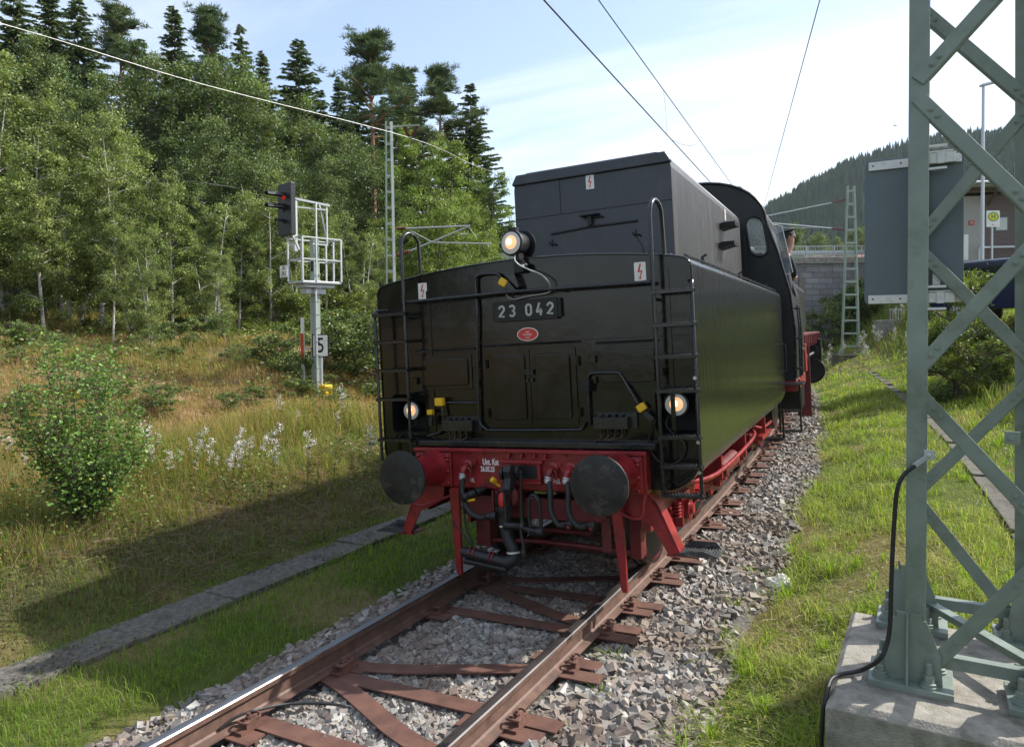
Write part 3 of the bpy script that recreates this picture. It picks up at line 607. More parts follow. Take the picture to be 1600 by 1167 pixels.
# ladders
def hoop(x, y0, y1, z0, z1):
    r = (y1-y0)/2; P = [(x, y0, z0), (x, y0, z1-r)]
    for k in range(1, 8): a = math.pi*(1-k/8); P.append((x+.012*k/8*3, (y0+y1)/2+r*math.cos(a), z1-r+r*math.sin(a)))
    P.append((x+.04, y1, 2.75)); return P
def ladder(xi, xo, zs, zi0, zo0, zo1, sgn):
    b = MB(); b.tube(hoop(xi, -.15, .10, zi0, 3.21), .0165, 10)
    b.tube([(xo, -.15, zo0), (xo, -.15, zo1-.04), (xo, -.13, zo1), (xo-sgn*.03, -.02, zo1+.01), (xo-sgn*.05, .0, zo1+.01)], .0145, 10)
    for z in (zo0+.06, 1.72, 2.42): b.cyl((xi, -.15, z), (xi, .0, z), .013, n=8)
    o = b.build('ladder_rail', M['blackpipe'], TD, smooth=50)
    for z in zs:
        t = MB(); a, c = min(xi, xo)-.012, max(xi, xo)+.02; t.boxb(a, c, -.185, -.165, z-.022, z); t.boxb(a, c, -.125, -.105, z-.022, z); t.boxb(a, c, -.165, -.125, z-.010, z-.004)
        n = 13
        for k in range(n):
            x = a+.012+(c-a-.024)*k/(n-1)
            for y in (-.175, -.115): t.prism([(x-.008, z), (x, z+.011), (x+.008, z)], 'y', y-.01, y+.01)
        t.build('rung', M['blackpipe'], TD)
    return o
ladder(1.228, 1.522, [2.48, 2.222, 1.977, 1.713, 1.355, 1.13, .905], .90, .905, 2.54, 1)
ladder(-1.10, -1.435, [2.467, 2.212, 1.948, 1.68, 1.305], 1.15, 1.10, 2.50, -1)
# studs
b = MB()
for z in (1.80, 1.31, 1.08): b.cyl((1.515, -.165, z), (1.515, -.115, z), .014, n=10)
b.build('bolt', M['steel'], TD, smooth=40)
# handrail
b = MB(); b.tube([(-1.12, -.12, 2.562), (0, -.12, 2.575), (1.20, -.12, 2.558)], .0155, 10)
for x in (-.95, -.38, .45, 1.15): b.cyl((x, -.12, 2.566), (x, 0, 2.55), .011, n=8)
b.build('handrail', M['blackpipe'], TD, smooth=50)
# number plate
b = MB(); b.boxb(-.225, .37, -.045, -.037, 2.326, 2.505)
npl = b.build('number_plate', M['cab'], TD, bevel=.003)
MB().boxb(.30, .40, -.037, 0, 2.34, 2.50).boxb(-.25, -.17, -.037, 0, 2.34, 2.50).build('plate_bracket', M['dark'], TD)
# DIN style numerals built from strokes
def digit(b, ch, x, z, w_, h, t, y0, y1):
    def st(pts):
        P = [np.array((p[0], p[1]), float) for p in pts]; n = len(P); Lf = []; Rg = []
        for i in range(n):
            a = P[min(i+1, n-1)]-P[max(i-1, 0)]; a /= np.linalg.norm(a); nn = np.array([-a[1], a[0]])*t/2
            if 0 < i < n-1:
                d1 = P[i]-P[i-1]; d1 /= np.linalg.norm(d1); nn = nn/max(.55, abs(a@d1))
            Lf.append(P[i]+nn); Rg.append(P[i]-nn)
        for i in range(n-1):
            q = [Lf[i], Lf[i+1], Rg[i+1], Rg[i]]; vs = [(p[0], y0, p[1]) for p in q]+[(p[0], y1, p[1]) for p in q]
            b.add(vs, [(0, 1, 2, 3), (7, 6, 5, 4), (0, 4, 5, 1), (1, 5, 6, 2), (2, 6, 7, 3), (3, 7, 4, 0)])
    arc = lambda cx, cz, rx, rz, a0, a1, n=8: [(cx+rx*math.cos(R_(a0+(a1-a0)*k/n)), cz+rz*math.sin(R_(a0+(a1-a0)*k/n))) for k in range(n+1)]
    W = w_-t; H = h-t; cx = x+w_/2; r = W/2; z0 = z+t/2; z1 = z+h-t/2
    if ch == '2': st(arc(cx, z1-r, r, r, 180, -25)+[(cx-r, z0), (cx+r, z0)])
    elif ch == '3': st(arc(cx, z1-H*.25, r, H*.25, 155, -80)+[(cx-.1*r, z0+H*.5)]); st([(cx-.1*r, z0+H*.5)]+arc(cx, z0+H*.25, r, H*.25, 80, -155))
    elif ch == '0': st([(cx-r, z0+r), (cx-r, z1-r)]+arc(cx, z1-r, r, r, 170, 10)+[(cx+r, z1-r), (cx+r, z0+r)]+arc(cx, z0+r, r, r, -10, -170)+[(cx-r, z0+r+.001)])
    elif ch == '4': st([(cx+.1*r, z+h), (cx-r, z0+H*.28)]); st([(cx-r-t*.3, z0+H*.26), (cx+r+t*.2, z0+H*.26)]); st([(cx+.45*r, z), (cx+.45*r, z0+H*.55)])
xs = [-.185, -.085, None, .075, .175, .275]
for ch, x in zip('23 042', xs):
    if x is not None:
        b = MB(); digit(b, ch, x-.0, 2.362, .066 if ch != '0' else .064, .108, .0180, -.0485, -.0449); b.build('numeral', M['lettering'], npl)

# maker's badge
el = lambda rx, rz, n=40: [(rx*math.cos(2*math.pi*k/n), rz*math.sin(2*math.pi*k/n)) for k in range(n)]
bd = MB().prism([(x+.068, z+2.207) for x, z in el(.1, .058)], 'y', -.010, 0).build('maker_badge', M['white'], TD)
MB().prism([(x+.068, z+2.207) for x, z in el(.092, .051)], 'y', -.0125, -.0101).build('badge_field', M['signred'], bd)
for tx, dz, sz in (('GSM', .018, .022), ('F.Nr.28532', -.004, .022), ('KASSEL', -.030, .017)): text_part('badge_lettering', tx, sz, M['letterwhite'], bd, (.068, -.0132, 2.207+dz), sx=.85, ext=.0004)
# doors and hatches
def panel(name, x0, x1, z0, z1, y=-.012, frame=.03, m='black', rad=.022):
    o = MB().prism(rr(x0, x1, z0, z1, .006, 2), 'y', y, -.0004).build(name, M[m], TD, bevel=.002)
    MB().prism(rr(x0+frame, x1-frame, z0+frame, z1-frame, rad+.008, 5), 'y', y-.016, y-.0002).build('pressed_panel', M['black'], o, bevel=.0105, seg=4)
    return o
d1 = panel('tool_door', -.325, .075, 1.425, 2.075, frame=.042); d2 = panel('tool_door', .080, .50, 1.425, 2.075, frame=.05)
panel('hatch', -1.055, -.50, 1.745, 2.06, frame=.035); panel('hatch', .70, 1.20, 1.745, 2.06, frame=.025)
b = MB()
for x0, x1, z in ((-.37, .545, 2.125), (-1.1, -.46, 2.105), (.68, 1.21, 2.10)): b.prism([(-.028, z-.012), (0, z+.01), (0, z-.005)], 'x', x0, x1)
b.build('drip_strip', M['black'], TD)
for dr_, hx in ((d1, (-.345, .058)), (d2, (.52, .10))):
    for z in (1.96, 1.53): MB().boxb(hx[0]-.014, hx[0]+.014, -.03, -.0126, z-.035, z+.035).cyl((hx[0], -.034, z-.04), (hx[0], -.034, z+.04), .008, n=8).build('hinge', M['black'], dr_)
    MB().boxb(hx[1]-.018, hx[1]+.018, -.05, -.024, 1.86, 1.90).tube([(hx[1], -.05, 1.88), (hx[1]-.035, -.055, 1.862)], .006, 6).cyl((hx[1], -.045, 1.81), (hx[1], -.024, 1.81), .014, n=10).build('door_latch', M['blackpipe'], dr_)
b = MB(); b.tube([(.04, -.05, 1.885), (.08, -.06, 1.892), (.115, -.05, 1.885)], .004, 5); b.build('locking_wire', M['iron'], TD)
b = MB()
for x, z in ((-.46, 1.97), (-.46, 1.79), (.66, 1.97), (.66, 1.80), (-1.10, 1.83), (1.235, 1.85)): b.boxb(x-.02, x+.02, -.035, -.0003, z-.03, z+.03)
b.build('hinge', M['black'], TD, bevel=.003)
# conduits
b = MB(); b.tube(crom([(-.402, -.035, 2.42), (-.405, -.035, 2.70), (-.385, -.035, 2.745), (-.33, -.035, 2.76), (-.20, -.035, 2.752), (-.15, -.035, 2.72), (-.12, -.04, 2.68)], 5), .015, 8)
b.tube([(-.402, -.035, 2.43), (-.42, -.035, 2.1), (-.437, -.035, 1.50)], .014, 8)
b.tube(crom([(-.437, -.035, 1.52), (-.43, -.035, 1.44), (-.37, -.035, 1.385), (-.28, -.035, 1.378), (.45, -.035, 1.385), (.535, -.035, 1.40), (.565, -.035, 1.45)], 5), .012, 8)
b.build('conduit', M['blackpipe'], TD, smooth=60)
b = MB(); b.tube(crom([(.605, -.035, 1.42), (.605, -.035, 1.76), (.615, -.035, 1.83), (.66, -.035, 1.855), (.86, -.035, 1.852), (.90, -.04, 1.82), (1.03, -.06, 1.60)], 5), .013, 8)
b.build('conduit', M['blackpipe'], TD, smooth=60)
b = MB(); b.tube(crom([(-.45, -.03, 1.62), (-.72, -.03, 1.625), (-.80, -.04, 1.625)], 4), .011, 8); b.tube(crom([(-.81, -.05, 1.60), (-.80, -.05, 1.45), (-.84, -.05, 1.36), (-.98, -.05, 1.32)], 5), .013, 8)
b.build('conduit', M['blackpipe'], TD, smooth=60)
# sockets with yellow caps
for i, (x, z, rot, s_) in enumerate(((-.105, 2.665, .6, .044), (-.815, 1.638, 0, .05), (-.92, 1.545, 0, .032), (1.065, 1.572, -.55, .042))):
    o = MB().box((x, -.075, z), (s_*1.7, .055, s_*1.45), (0, rot, 0)).build('yellow_socket_cap', M['yellow'], TD, bevel=.008)
MB().prism([(-.085, 2.72), (.005, 2.74), (.045, 2.62), (.03, 2.60)], 'y', -.09, -.0005).box((-.03, -.07, 2.61), (.05, .05, .12), (0, -.7, 0)).box((-.065, -.07, 2.615), (.09, .04, .045), (0, .6, 0)).build('plug_holder', M['blackpipe'], TD, bevel=.006)
MB().box((-.92, -.07, 1.46), (.035, .04, .09), (0, .1, 0)).build('plug', M['iron'], TD, bevel=.006); MB().box((1.12, -.08, 1.50), (.09, .04, .045), (0, .75, 0)).build('plug', M['iron'], TD, bevel=.006)
MB().boxb(.565, .64, -.10, -.0005, 1.70, 1.80).build('switch_box', M['cab'], TD, bevel=.005)
for x0, x1, z in ((-.79, -.48, 1.43), (.66, .95, 1.455)):
    b = MB(); b.boxb(x0, x1, -.10, -.0005, z-.055, z+.04); b.boxb(x0+.01, x1+.06, -.03, -.0004, z-.06, z+.07)
    for k in range(4): b.cyl((x0+.05+k*.06, -.06, z-.10), (x0+.05+k*.06, -.06, z-.055), .013, n=8); b.lathe((x0+.05+k*.06, -.06, z+.04), (0, 0, 1), [(.02, 0), (.02, .012), (.01, .02)], 6)
    b.build('terminal_box', M['blackpipe'], TD, bevel=.003)
    w_ = MB()
    for k in range(4): w_.tube(crom([(x0+.05+k*.06, -.06, z-.10), (x0+.05+k*.055, -.06, z-.125), (x0+.02+k*.03, -.05, z-.15), (x0-.02, -.02, z-.16)], 4), .004, 5)
    w_.build('cable', M['rust'], TD)
# lamps
def lamp(x, y, z, r, hood=.18, tilt=0, d=(0, -1, 0), nm='tail_lamp'):
    o = MB().lathe((x, y, z), d, [(r*.7, -hood), (r*.98, -hood*.7), (r*1.02, -.03), (r*1.12, -.02), (r*1.12, .012), (r*.98, .018)], 36).build(nm, M['cab'], TD, smooth=35)
    dn = Vector(d).normalized()
    MB().lathe(Vector((x, y, z))+dn*.016, d, [(r*.97, 0), (r*.95, .006), (r*.6, .011)], 36).build('lamp_lens', M['lampring'], o, smooth=50)
    c = Vector((x, y, z))+dn*.0235+Vector((.004, 0, .004))
    MB().lathe(c, d, [(r*.66, 0), (r*.60, .004), (r*.3, .008), (.001, .009)], 32).build('lamp_glow', M['lampwarm'], o, smooth=60); MB().lathe(c+dn*.0085+Vector((-.012, 0, .006)), d, [(r*.30, 0), (r*.26, .003), (.001, .005)], 24).build('lamp_core', M['lampcore'], o, smooth=60)
    return o
lamp(-1.195, .035, 1.548, .084); lamp(1.318, .035, 1.582, .090)
lo = lamp(.006, -.10, 2.992, .098, hood=.20, d=(-.12, -1, 0), nm='top_lamp')
MB().lathe((.03, .085, 2.985), (-.12, -1, 0), [(.128, 0), (.132, .006), (.132, .016), (.11, .02)], 36).build('lamp_flange', M['cab'], lo, smooth=35)
MB().cyl((.006, -.06, 3.085), (.006, -.06, 3.125), .05, n=20).boxb(-.01, .03, -.09, -.03, 3.12, 3.13).build('lamp_cap', M['cab'], lo, smooth=35)
b = MB(); b.boxb(.0, .09, -.075, -.001, 2.74, 2.84); b.boxb(.02, .07, -.10, 0, 2.84, 2.905); b.cyl((.10, -.05, 2.79), (.10, -.10, 2.79), .03, n=14); b.build('lamp_bracket', M['cab'], lo, bevel=.004); MB().cyl((-.09, -.06, 2.99), (-.13, -.06, 2.99), .02, n=10).build('lamp_hinge', M['cab'], lo, smooth=40)
MB().lathe((.10, -.10, 2.79), (0, -1, .1), [(.018, 0), (.012, .012), (.002, .016)], 14).build('bracket_knob', M['steel'], lo, smooth=60)
MB().tube(crom([(.035, -.10, 2.90), (.045, -.14, 2.84), (.09, -.14, 2.79), (.16, -.12, 2.75), (.26, -.10, 2.70), (.32, -.09, 2.64), (.325, -.06, 2.58), (.29, -.05, 2.545), (.10, -.05, 2.53), (-.02, -.05, 2.515), (-.08, -.05, 2.54), (-.10, -.06, 2.59)], 6), .0065, 6).build('lamp_cable', M['zinc'], TD, smooth=60)
MB().tube(crom([(1.25, .05, 1.50), (1.24, -.02, 1.42), (1.30, -.04, 1.36), (1.38, -.05, 1.28), (1.36, -.06, 1.17), (1.26, -.07, 1.12), (1.16, -.06, 1.16), (1.10, -.05, 1.28), (1.14, -.06, 1.44)], 6), .008, 6).build('lamp_cable', M['iron'], TD, smooth=60)
MB().tube(crom([(-1.17, .03, 1.47), (-1.15, .02, 1.42), (-1.25, .0, 1.36), (-1.33, -.02, 1.30)], 6), .008, 6).build('lamp_cable', M['iron'], TD, smooth=60)
# lightning warning plates
def flash(x, y, z, w_, h, rotc=(0, 0, 0)):
    o = MB().prism(rr(-w_/2, w_/2, -h/2, h/2, .008, 3), 'y', -.003, 0).build('warning_plate', M['white'], TD); o.location = (x, y, z); o.rotation_euler = rotc
    s = h*.42; P = [(-.02*w_, s), (.12*w_, s), (-.04*w_, .12*s), (.22*w_, .2*s), (.03*w_, -.72*s), (.14*w_, -.66*s), (-.05*w_, -s), (-.12*w_, -.58*s), (-.04*w_, -.64*s), (.06*w_, .0*s), (-.24*w_, -.06*s)]
    b = MB(); n = len(P)
    # split the bolt into three convex pieces
    for q in ([0, 1, 2, 10], [10, 2, 3, 9], [9, 3, 4, 8], [8, 4, 5, 6, 7]): b.prism([(P[i][0], P[i][1]) for i in q], 'y', -.0042, -.0031)
    b.build('lightning_symbol', M['signred'], o)
flash(-.985, -.002, 2.663, .095, .15); flash(1.088, -.002, 2.655, .095, .155); flash(.018, 1.957, 3.884, .095, .155)
flash(.93, 5.2, 3.86, .1, .16, (0, 0, R_(90)))
# sill and buffer beam
MB().boxb(-1.165, 1.165, -.10, -.0005, 1.235, 1.288).build('sill', M['blackpipe'], TD, bevel=.008)
bb = MB().boxb(-1.09, 1.09, -.12, .02, .875, 1.225).build('buffer_beam', M['red'], TD, bevel=.012)
MB().boxb(-1.10, 1.10, -.15, -.1205, 1.196, 1.228).build('beam_flange', M['red'], bb, bevel=.006)
def rivets(name, pts, r, m, par, y=-.12, h=.012): 
    b = MB()
    for x, z in pts: b.lathe((x, y, z), (0, -1, 0), [(r, 0), (r, h*.4), (r*.6, h), (.001, h*1.1)], 8)
    return b.build(name, M[m], par, smooth=50)
for sx in (-1, 1):
    x = sx*.875
    o = MB().boxb(x-.19, x+.19, -.15, -.1205, .885, 1.185).build('buffer_base', M['red'], TD, bevel=.01)
    rivets('rivet', [(x+i*.155, 1.035+j*.12) for i in (-1, 1) for j in (-1, -.1, .75, 1)], .02, 'red', o, y=-.15, h=.018)
    o = MB().lathe((x, -.15, 1.05), (0, -1, 0), [(.165, 0), (.155, .03), (.128, .10), (.118, .22), (.118, .33), (.10, .335), (.085, .335), (.085, .46)], 36).build('buffer_sleeve', M['red'], TD, smooth=35)
    o = MB().lathe((x, -.61, 1.05), (0, -1, 0), [(.08, 0), (.215, .004), (.228, .018), (.2265, .030), (.17, .041), (.085, .046), (.001, .047)], 56).build('buffer_plate', M['buffer'], TD, smooth=25)
o = MB(); o.boxb(-.155, .19, -.16, -.1205, .965, 1.115); o.boxb(-.17, .22, -.19, -.1205, 1.115, 1.14); o.boxb(-.155, .20, -.18, -.1205, .940, .965)
for x in (-.10, .02, .14, .24): o.prism([(-.1205, 1.155), (-.1205, 1.215), (-.19, 1.155)], 'x', x-.006, x+.006)
o.build('hook_frame', M['red'], TD, bevel=.005)
MB().boxb(-.10, .16, -.166, -.1605, .985, 1.095).build('hook_slot', M['dark'], TD)
# draw hook and screw coupling
b = MB(); b.prism([(-.20, 1.09), (-.20, 1.00), (-.30, .98), (-.36, .93), (-.42, .90), (-.44, .95), (-.41, 1.03), (-.43, 1.09), (-.40, 1.135), (-.34, 1.13), (-.33, 1.07), (-.30, 1.09)], 'x', -.028, .034)
b.lathe((.035, -.30, 1.07), (1, 0, 0), [(.05, 0), (.05, .03), (.03, .034)], 20); b.cyl((-.07, -.30, 1.06), (.09, -.30, 1.06), .022, n=14); b.lathe((-.075, -.30, 1.05), (-1, 0, 0), [(.055, 0), (.05, .03), (.03, .04)], 20)
b.build('draw_hook', M['iron'], TD, smooth=40, bevel=.004)
b = MB()
for x, x2 in ((-.075, -.085), (.075, .065)): b.tube([(x, -.30, 1.05), (x-.008, -.30, .90), (x2, -.30, .66), (x2, -.30, .60)], [.017, .013, .018, .022], 10)
b.lathe((-.10, -.30, .615), (1, 0, 0), [(.04, 0), (.044, .02), (.03, .04), (.03, .14), (.044, .16), (.04, .19)], 16)
b.tube([(-.0, -.30, .615), (.12, -.32, .60), (.20, -.33, .59)], .022, 10)
b.tube([(.06, -.33, .60), (.085, -.34, .48), (.082, -.34, .38)], [.012, .014, .022], 10); b.lathe((.082, -.34, .36), (0, 0, 1), [(.012, 0), (.024, .02), (.022, .06), (.012, .08)], 12)
b.tube(crom([(.145, -.31, .58), (.135, -.31, .78), (.16, -.31, .87), (.205, -.31, .87), (.235, -.31, .80), (.24, -.31, .60)], 5), .017, 8); b.lathe((.13, -.31, .585), (1, 0, 0), [(.035, 0), (.035, .13)], 14)
b.build('screw_coupling', M['iron'], TD, smooth=40)
# brake and heating hoses
def hose(pts, r=.024): 
    P = crom(pts, 7)
    return MB().tube(P, r, 12).build('air_hose', M['rubber'], TD, smooth=60)
def cock(x, z, mir=1):
    b = MB(); b.lathe((x, -.1205, z+.06), (0, -1, 0), [(.05, 0), (.05, .03), (.03, .04), (.03, .07)], 14); b.tube(crom([(x, -.17, z+.06), (x, -.21, z+.04), (x-.01*mir, -.225, z)], 4), .028, 10)
    b.boxb(x-.075, x+.085, -.14, -.1205, z+.055, z+.115); b.cyl((x-.06, -.12, z+.045), (x-.06, -.16, z+.045), .02, n=8); b.cyl((x+.07, -.12, z+.09), (x+.07, -.165, z+.09), .014, n=8); b.tube([(x+.03, -.20, z+.05), (x+.055, -.20, z+.02), (x+.05, -.20, z-.03)], .009, 6)
    o = b.build('brake_cock', M['red'], TD, smooth=40); MB().lathe((x-.01*mir, -.226, z+.005), (-.15*mir, -.05, -1), [(.027, 0), (.03, .01), (.026, .02), (.03, .03), (.027, .055)], 14).build('hose_clamp', M['zinc'], o, smooth=30); return o
cock(-.515, 1.02); cock(.30, 1.02); cock(.46, 1.02)
hose([(-.515, -.23, .985), (-.525, -.25, .90), (-.49, -.28, .78), (-.42, -.30, .70), (-.33, -.30, .665), (-.27, -.30, .68)])
hose([(.295, -.23, .985), (.315, -.26, .88), (.325, -.29, .76), (.365, -.30, .68), (.40, -.30, .645), (.43, -.28, .65)])
hose([(.455, -.23, .985), (.475, -.26, .88), (.48, -.29, .76), (.53, -.31, .68), (.58, -.31, .645), (.62, -.28, .65)])
b = MB(); b.lathe((-.27, -.30, .68), (1, 0, .1), [(.02, 0), (.03, .01), (.028, .05), (.04, .06), (.034, .10)], 14).build('hose_coupling', M['iron'], TD, smooth=40)
for x in (.445, .635): MB().lathe((x, -.28, .655), (1, -.2, .1), [(.024, 0), (.03, .01), (.026, .05), (.036, .055), (.03, .075)], 12).build('hose_coupling', M['iron'], TD, smooth=40)
b = MB()
for x in (.47, .66): b.lathe((x, -.29, .64), (.6, -.6, -.4), [(.02, 0), (.022, .015), (.012, .03)], 10)
b.build('dummy_coupling', M['redold'], TD, smooth=40)
b = MB(); b.lathe((-.42, -.22, .855), (-.55, -.8, -.22), [(.030, 0), (.036, .03), (.030, .05), (.032, .07), (.040, .10), (.036, .12), (.024, .122)], 20); b.lathe((-.36, -.14, .875), (-.55, -.8, -.22), [(.026, 0), (.040, .05), (.040, .09)], 14)
b.build('heating_valve', M['iron'], TD, smooth=35)
MB().tube([(-.50, -.27, .795), (-.44, -.28, .80), (-.39, -.27, .81)], .011, 8).lathe((-.20, -.22, .955), (-.5, -.6, .6), [(.015, 0), (.026, .02), (.026, .05), (.012, .06)], 12).tube([(-.17, -.21, .92), (-.205, -.23, .95)], .01, 6).build('valve_handle', M['yellow'], TD, smooth=40)
b = MB(); b.boxb(-.26, -.02, -.19, -.02, .76, .875); b.lathe((-.10, -.19, .84), (0, -1, 0), [(.10, 0), (.10, .03), (.07, .04)], 20)
b.boxb(-.255, -.235, -.22, -.02, .66, .88); b.build('pipe_bracket', M['redold'], TD, bevel=.005)
MB().lathe((-.128, -.245, .86), (.05, -.05, -1), [(.03, -.02), (.045, .01), (.046, .09), (.04, .10)], 18).build('steam_elbow', M['signred'], TD, smooth=40)
b = MB(); b.tube(crom([(-.19, -.25, .74), (-.185, -.26, .84), (-.128, -.27, .90), (-.075, -.26, .84), (-.07, -.25, .74)], 6), .011, 8); b.lathe((-.125, -.25, .76), (.05, -.02, -1), [(.075, 0), (.078, .02), (.06, .05), (.055, .10), (.06, .14), (.05, .16)], 20)
b.build('hose_yoke', M['iron'], TD, smooth=40)
big = MB().tube(crom([(-.115, -.255, .61), (-.09, -.265, .50), (-.045, -.275, .41), (-.035, -.28, .35), (-.06, -.29, .315), (-.12, -.295, .30)], 7), .052, 18).build('heating_hose', M['rubber'], TD, smooth=60)
MB().tube([(-.10, -.295, .30), (-.30, -.30, .33), (-.52, -.305, .365)], [.045, .048, .042], 16).tube([(-.10, -.295, .24), (-.5, -.30, .285)], .028, 10).build('hanging_hose_end', M['iron'], TD, smooth=50)
b = MB()
for c, d in (((-.112, -.257, .60), (.15, -.1, -1)), ((-.04, -.277, .385), (.1, -.1, -1))): MB().lathe(c, d, [(.056, -.008), (.058, 0), (.056, .008)], 20).build('hose_strap', M['alu'], big, smooth=30)
b = MB()
for x, m_ in ((-.44, 0), (-.40, 0), (-.25, 0), (-.22, 0)): MB().lathe((x, -.303, .303-(x+.25)*.15+.03), (1, .02, -.15), [(.049, -.006), (.050, 0), (.049, .006)], 16).build('hose_ring', M['redold'], TD, smooth=30)
MB().tube([(-.50, -.29, .75), (-.47, -.30, .55), (-.42, -.305, .46), (-.41, -.305, .40)], .008, 6).tube([(-.62, -.28, .62), (-.50, -.30, .50), (-.42, -.305, .42)], .007, 6).build('safety_chain', M['iron'], TD)
# lettering on the beam
text_part('lettering', 'Unt. Kst', .075, M['letterwhite'], bb, (-.298, -.1225, 1.109), sx=.62, bold=.0018)
text_part('lettering', '26.05.25', .062, M['letterwhite'], bb, (-.330, -.1225, 1.046), sx=.66, bold=.0015)
text_part('lettering', 'HL', .055, M['letterwhite'], bb, (-.487, -.1225, .945), sx=.65)
text_part('lettering', 'HBL', .062, M['letterwhite'], bb, (.322, -.1225, .963), sx=.62)
rivets('rivet', [(x, z) for x, z in ((-.60, 1.12), (-.52, 1.18), (-.37, 1.18), (.27, 1.17), (.42, 1.18), (.60, 1.17), (-.62, .90), (.64, .90), (1.05, .90), (-1.05, .90))], .012, 'red', bb)
# lower frame, steps, rail guards
b = MB(); b.boxb(-.64, .72, -.06, .02, .62, .80); b.boxb(-.60, .66, .02, .30, .60, .66); b.build('lower_cross_beam', M['redold'], TD, bevel=.01)
for sx in (-1, 1):
    x = sx*.66 if sx < 0 else .84; xt = x; xb = x+(.01 if sx < 0 else .035)
    b = MB(); P = [(xt-.045, .875), (xt+.045, .875), (xb+.022, .10), (xb-.022, .10)]; b.prism(P, 'y', -.16, -.12); b.prism([(xt-.055, .86), (xt-.04, .86), (xb-.02, .12), (xb-.03, .12)], 'y', -.16, -.06); b.build('rail_guard', M['red'], TD, bevel=.005)
    # steps below the beam ends
    xo = 1.33 if sx > 0 else -1.40; g = MB()
    g.prism([(sx*.82, .875), (sx*1.09, .875), (sx*1.15, .80), (sx*1.30, .42), (sx*1.22, .40), (sx*1.10, .62), (sx*.84, .74)], 'y', -.06, -.045)
    g.prism([(sx*1.09, .88), (sx*1.155, .80), (sx*1.31, .43), (sx*1.295, .41), (sx*1.13, .78), (sx*1.06, .86)], 'y', -.06, .10)
    g.tube(crom([(sx*.72, -.10, .80), (sx*.95, -.20, .72), (sx*1.06, -.20, .73), (sx*1.07, -.18, .82), (sx*1.07, -.12, .88)], 5), .013, 8)
    g.boxb(min(sx*1.20, sx*1.36), max(sx*1.20, sx*1.36), -.06, .16, .392, .405)
    g.build('step_bracket', M['red'], TD, bevel=.004)
    t = MB(); x0, x1 = sorted((sx*1.28, sx*1.60)); t.boxb(x0, x1, -.07, .17, .405, .417)
    for k in range(13): t.boxb(x0+.012+k*.0235, x0+.020+k*.0235, -.06, .16, .417, .425)
    t.prism([(x0, .417), (x1, .417), (x1-.05, .47), (x0+.08, .47)], 'y', .158, .17); t.prism([(x0, .417), (x1, .417), (x1-.10, .452), (x0+.10, .452)], 'y', -.07, -.06)
    t.build('step_tread', M['tread'], TD, bevel=.002)
MB().boxb(.67, .75, -.06, -.045, .38, .66).build('hanging_bracket', M['redold'], TD, bevel=.004)
b = MB(); b.tube([(-.62, .15, .34), (0, .18, .36), (.85, .15, .34)], .024, 10); b.tube([(-.3, .4, .42), (0, .2, .46), (.4, .4, .40)], .02, 8); b.tube([(-.55, .1, .62), (-.55, .3, .30)], .03, 8); b.boxb(-.60, -.46, .1, .25, .30, .62); b.boxb(.86, .95, .1, .25, .30, .7)
b.build('brake_rigging', M['redold'], TD, smooth=40)
# main frame
b = MB(); 
for sx in (-1, 1): b.boxb(sx*1.06-.012, sx*1.06+.012, .02, TL, .62, .90)
b.boxb(-1.0, 1.0, .02, TL, .84, .90); b.build('main_frame', M['redold'], TD, bevel=.005)
# bogies and wheels
def wheel(par, x, y, r=.5, m='redold'):
    sx = 1 if x > 0 else -1; b = MB(); b.mi = 0
    b.lathe((x-sx*.07, y, r), (sx, 0, 0), [(r+.028, 0), (r+.026, .025), (r+.002, .04), (r, .135), (r-.06, .14), (r-.065, .11), (.36, .10), (.34, .085), (.14, .09), (.12, .15), (.06, .16), (.001, .16)], 56)
    w_ = b.build('wheel', [M[m]], par, smooth=30)
    MB().lathe((x-sx*.0701, y, r), (sx, 0, 0), [(r+.0285, -.001), (r+.0265, .0255), (r+.0025, .0405), (r+.0008, .133), (r-.01, .138)], 56).build('tyre', M['iron'], w_, smooth=30)
for yb in (1.05, 4.35):
    for sx in (-1, 1):
        bg_ = MB()
        x = sx*1.02; bg_.prism([(yb-.35, .34), (yb-.32, .72), (yb+.5, .80), (yb+1.4, .80), (yb+2.22, .72), (yb+2.25, .34), (yb+1.6, .30), (yb+1.45, .52), (yb+.45, .52), (yb+.3, .30)], 'x', x-.02, x+.02)
        for y in (yb, yb+1.9): bg_.boxb(x-.02, x+sx*.10 if sx > 0 else x+.02, y-.17, y+.17, .38, .68) if sx > 0 else bg_.boxb(x-.10, x+.02, y-.17, y+.17, .38, .68)
        for k in range(6): bg_.boxb(x+sx*.03-.04, x+sx*.03+.04, yb+.45+.06*k, yb+1.45-.06*k, .44+.018*k, .455+.018*k)
        bo = bg_.build('bogie_frame', M['red'], TD, bevel=.008)
    for y in (yb, yb+1.9):
        for sx in (-1, 1): wheel(TD, sx*.752, y)
        MB().cyl((-.75, y, .5), (.75, y, .5), .085, n=16).build('axle', M['iron'], TD, smooth=40)
        MB().cyl((1.10, y, .52), (1.16, y, .52), .10, n=18).lathe((1.16, y, .52), (1, 0, 0), [(.06, 0), (.05, .03)], 14).build('axle_box_cover', M['red'], TD, smooth=35)
        b = MB()
        for k in range(5): b.lathe((1.10, y-.3, .50+.03*k), (0, 0, 1), [(.035, 0), (.046, .008), (.046, .016), (.035, .024)], 14)
        b.build('coil_spring', M['red'], TD, smooth=40)
b = MB(); b.tube(crom([(1.2, .5, .86), (1.34, 1.4, .78), (1.34, 3.5, .76), (1.30, 4.4, .78), (1.16, 4.8, .80)], 5), .022, 10); b.tube(crom([(1.2, .9, .80), (1.26, 1.7, .70), (1.26, 3.9, .68), (1.2, 4.6, .72)], 5), .018, 10)
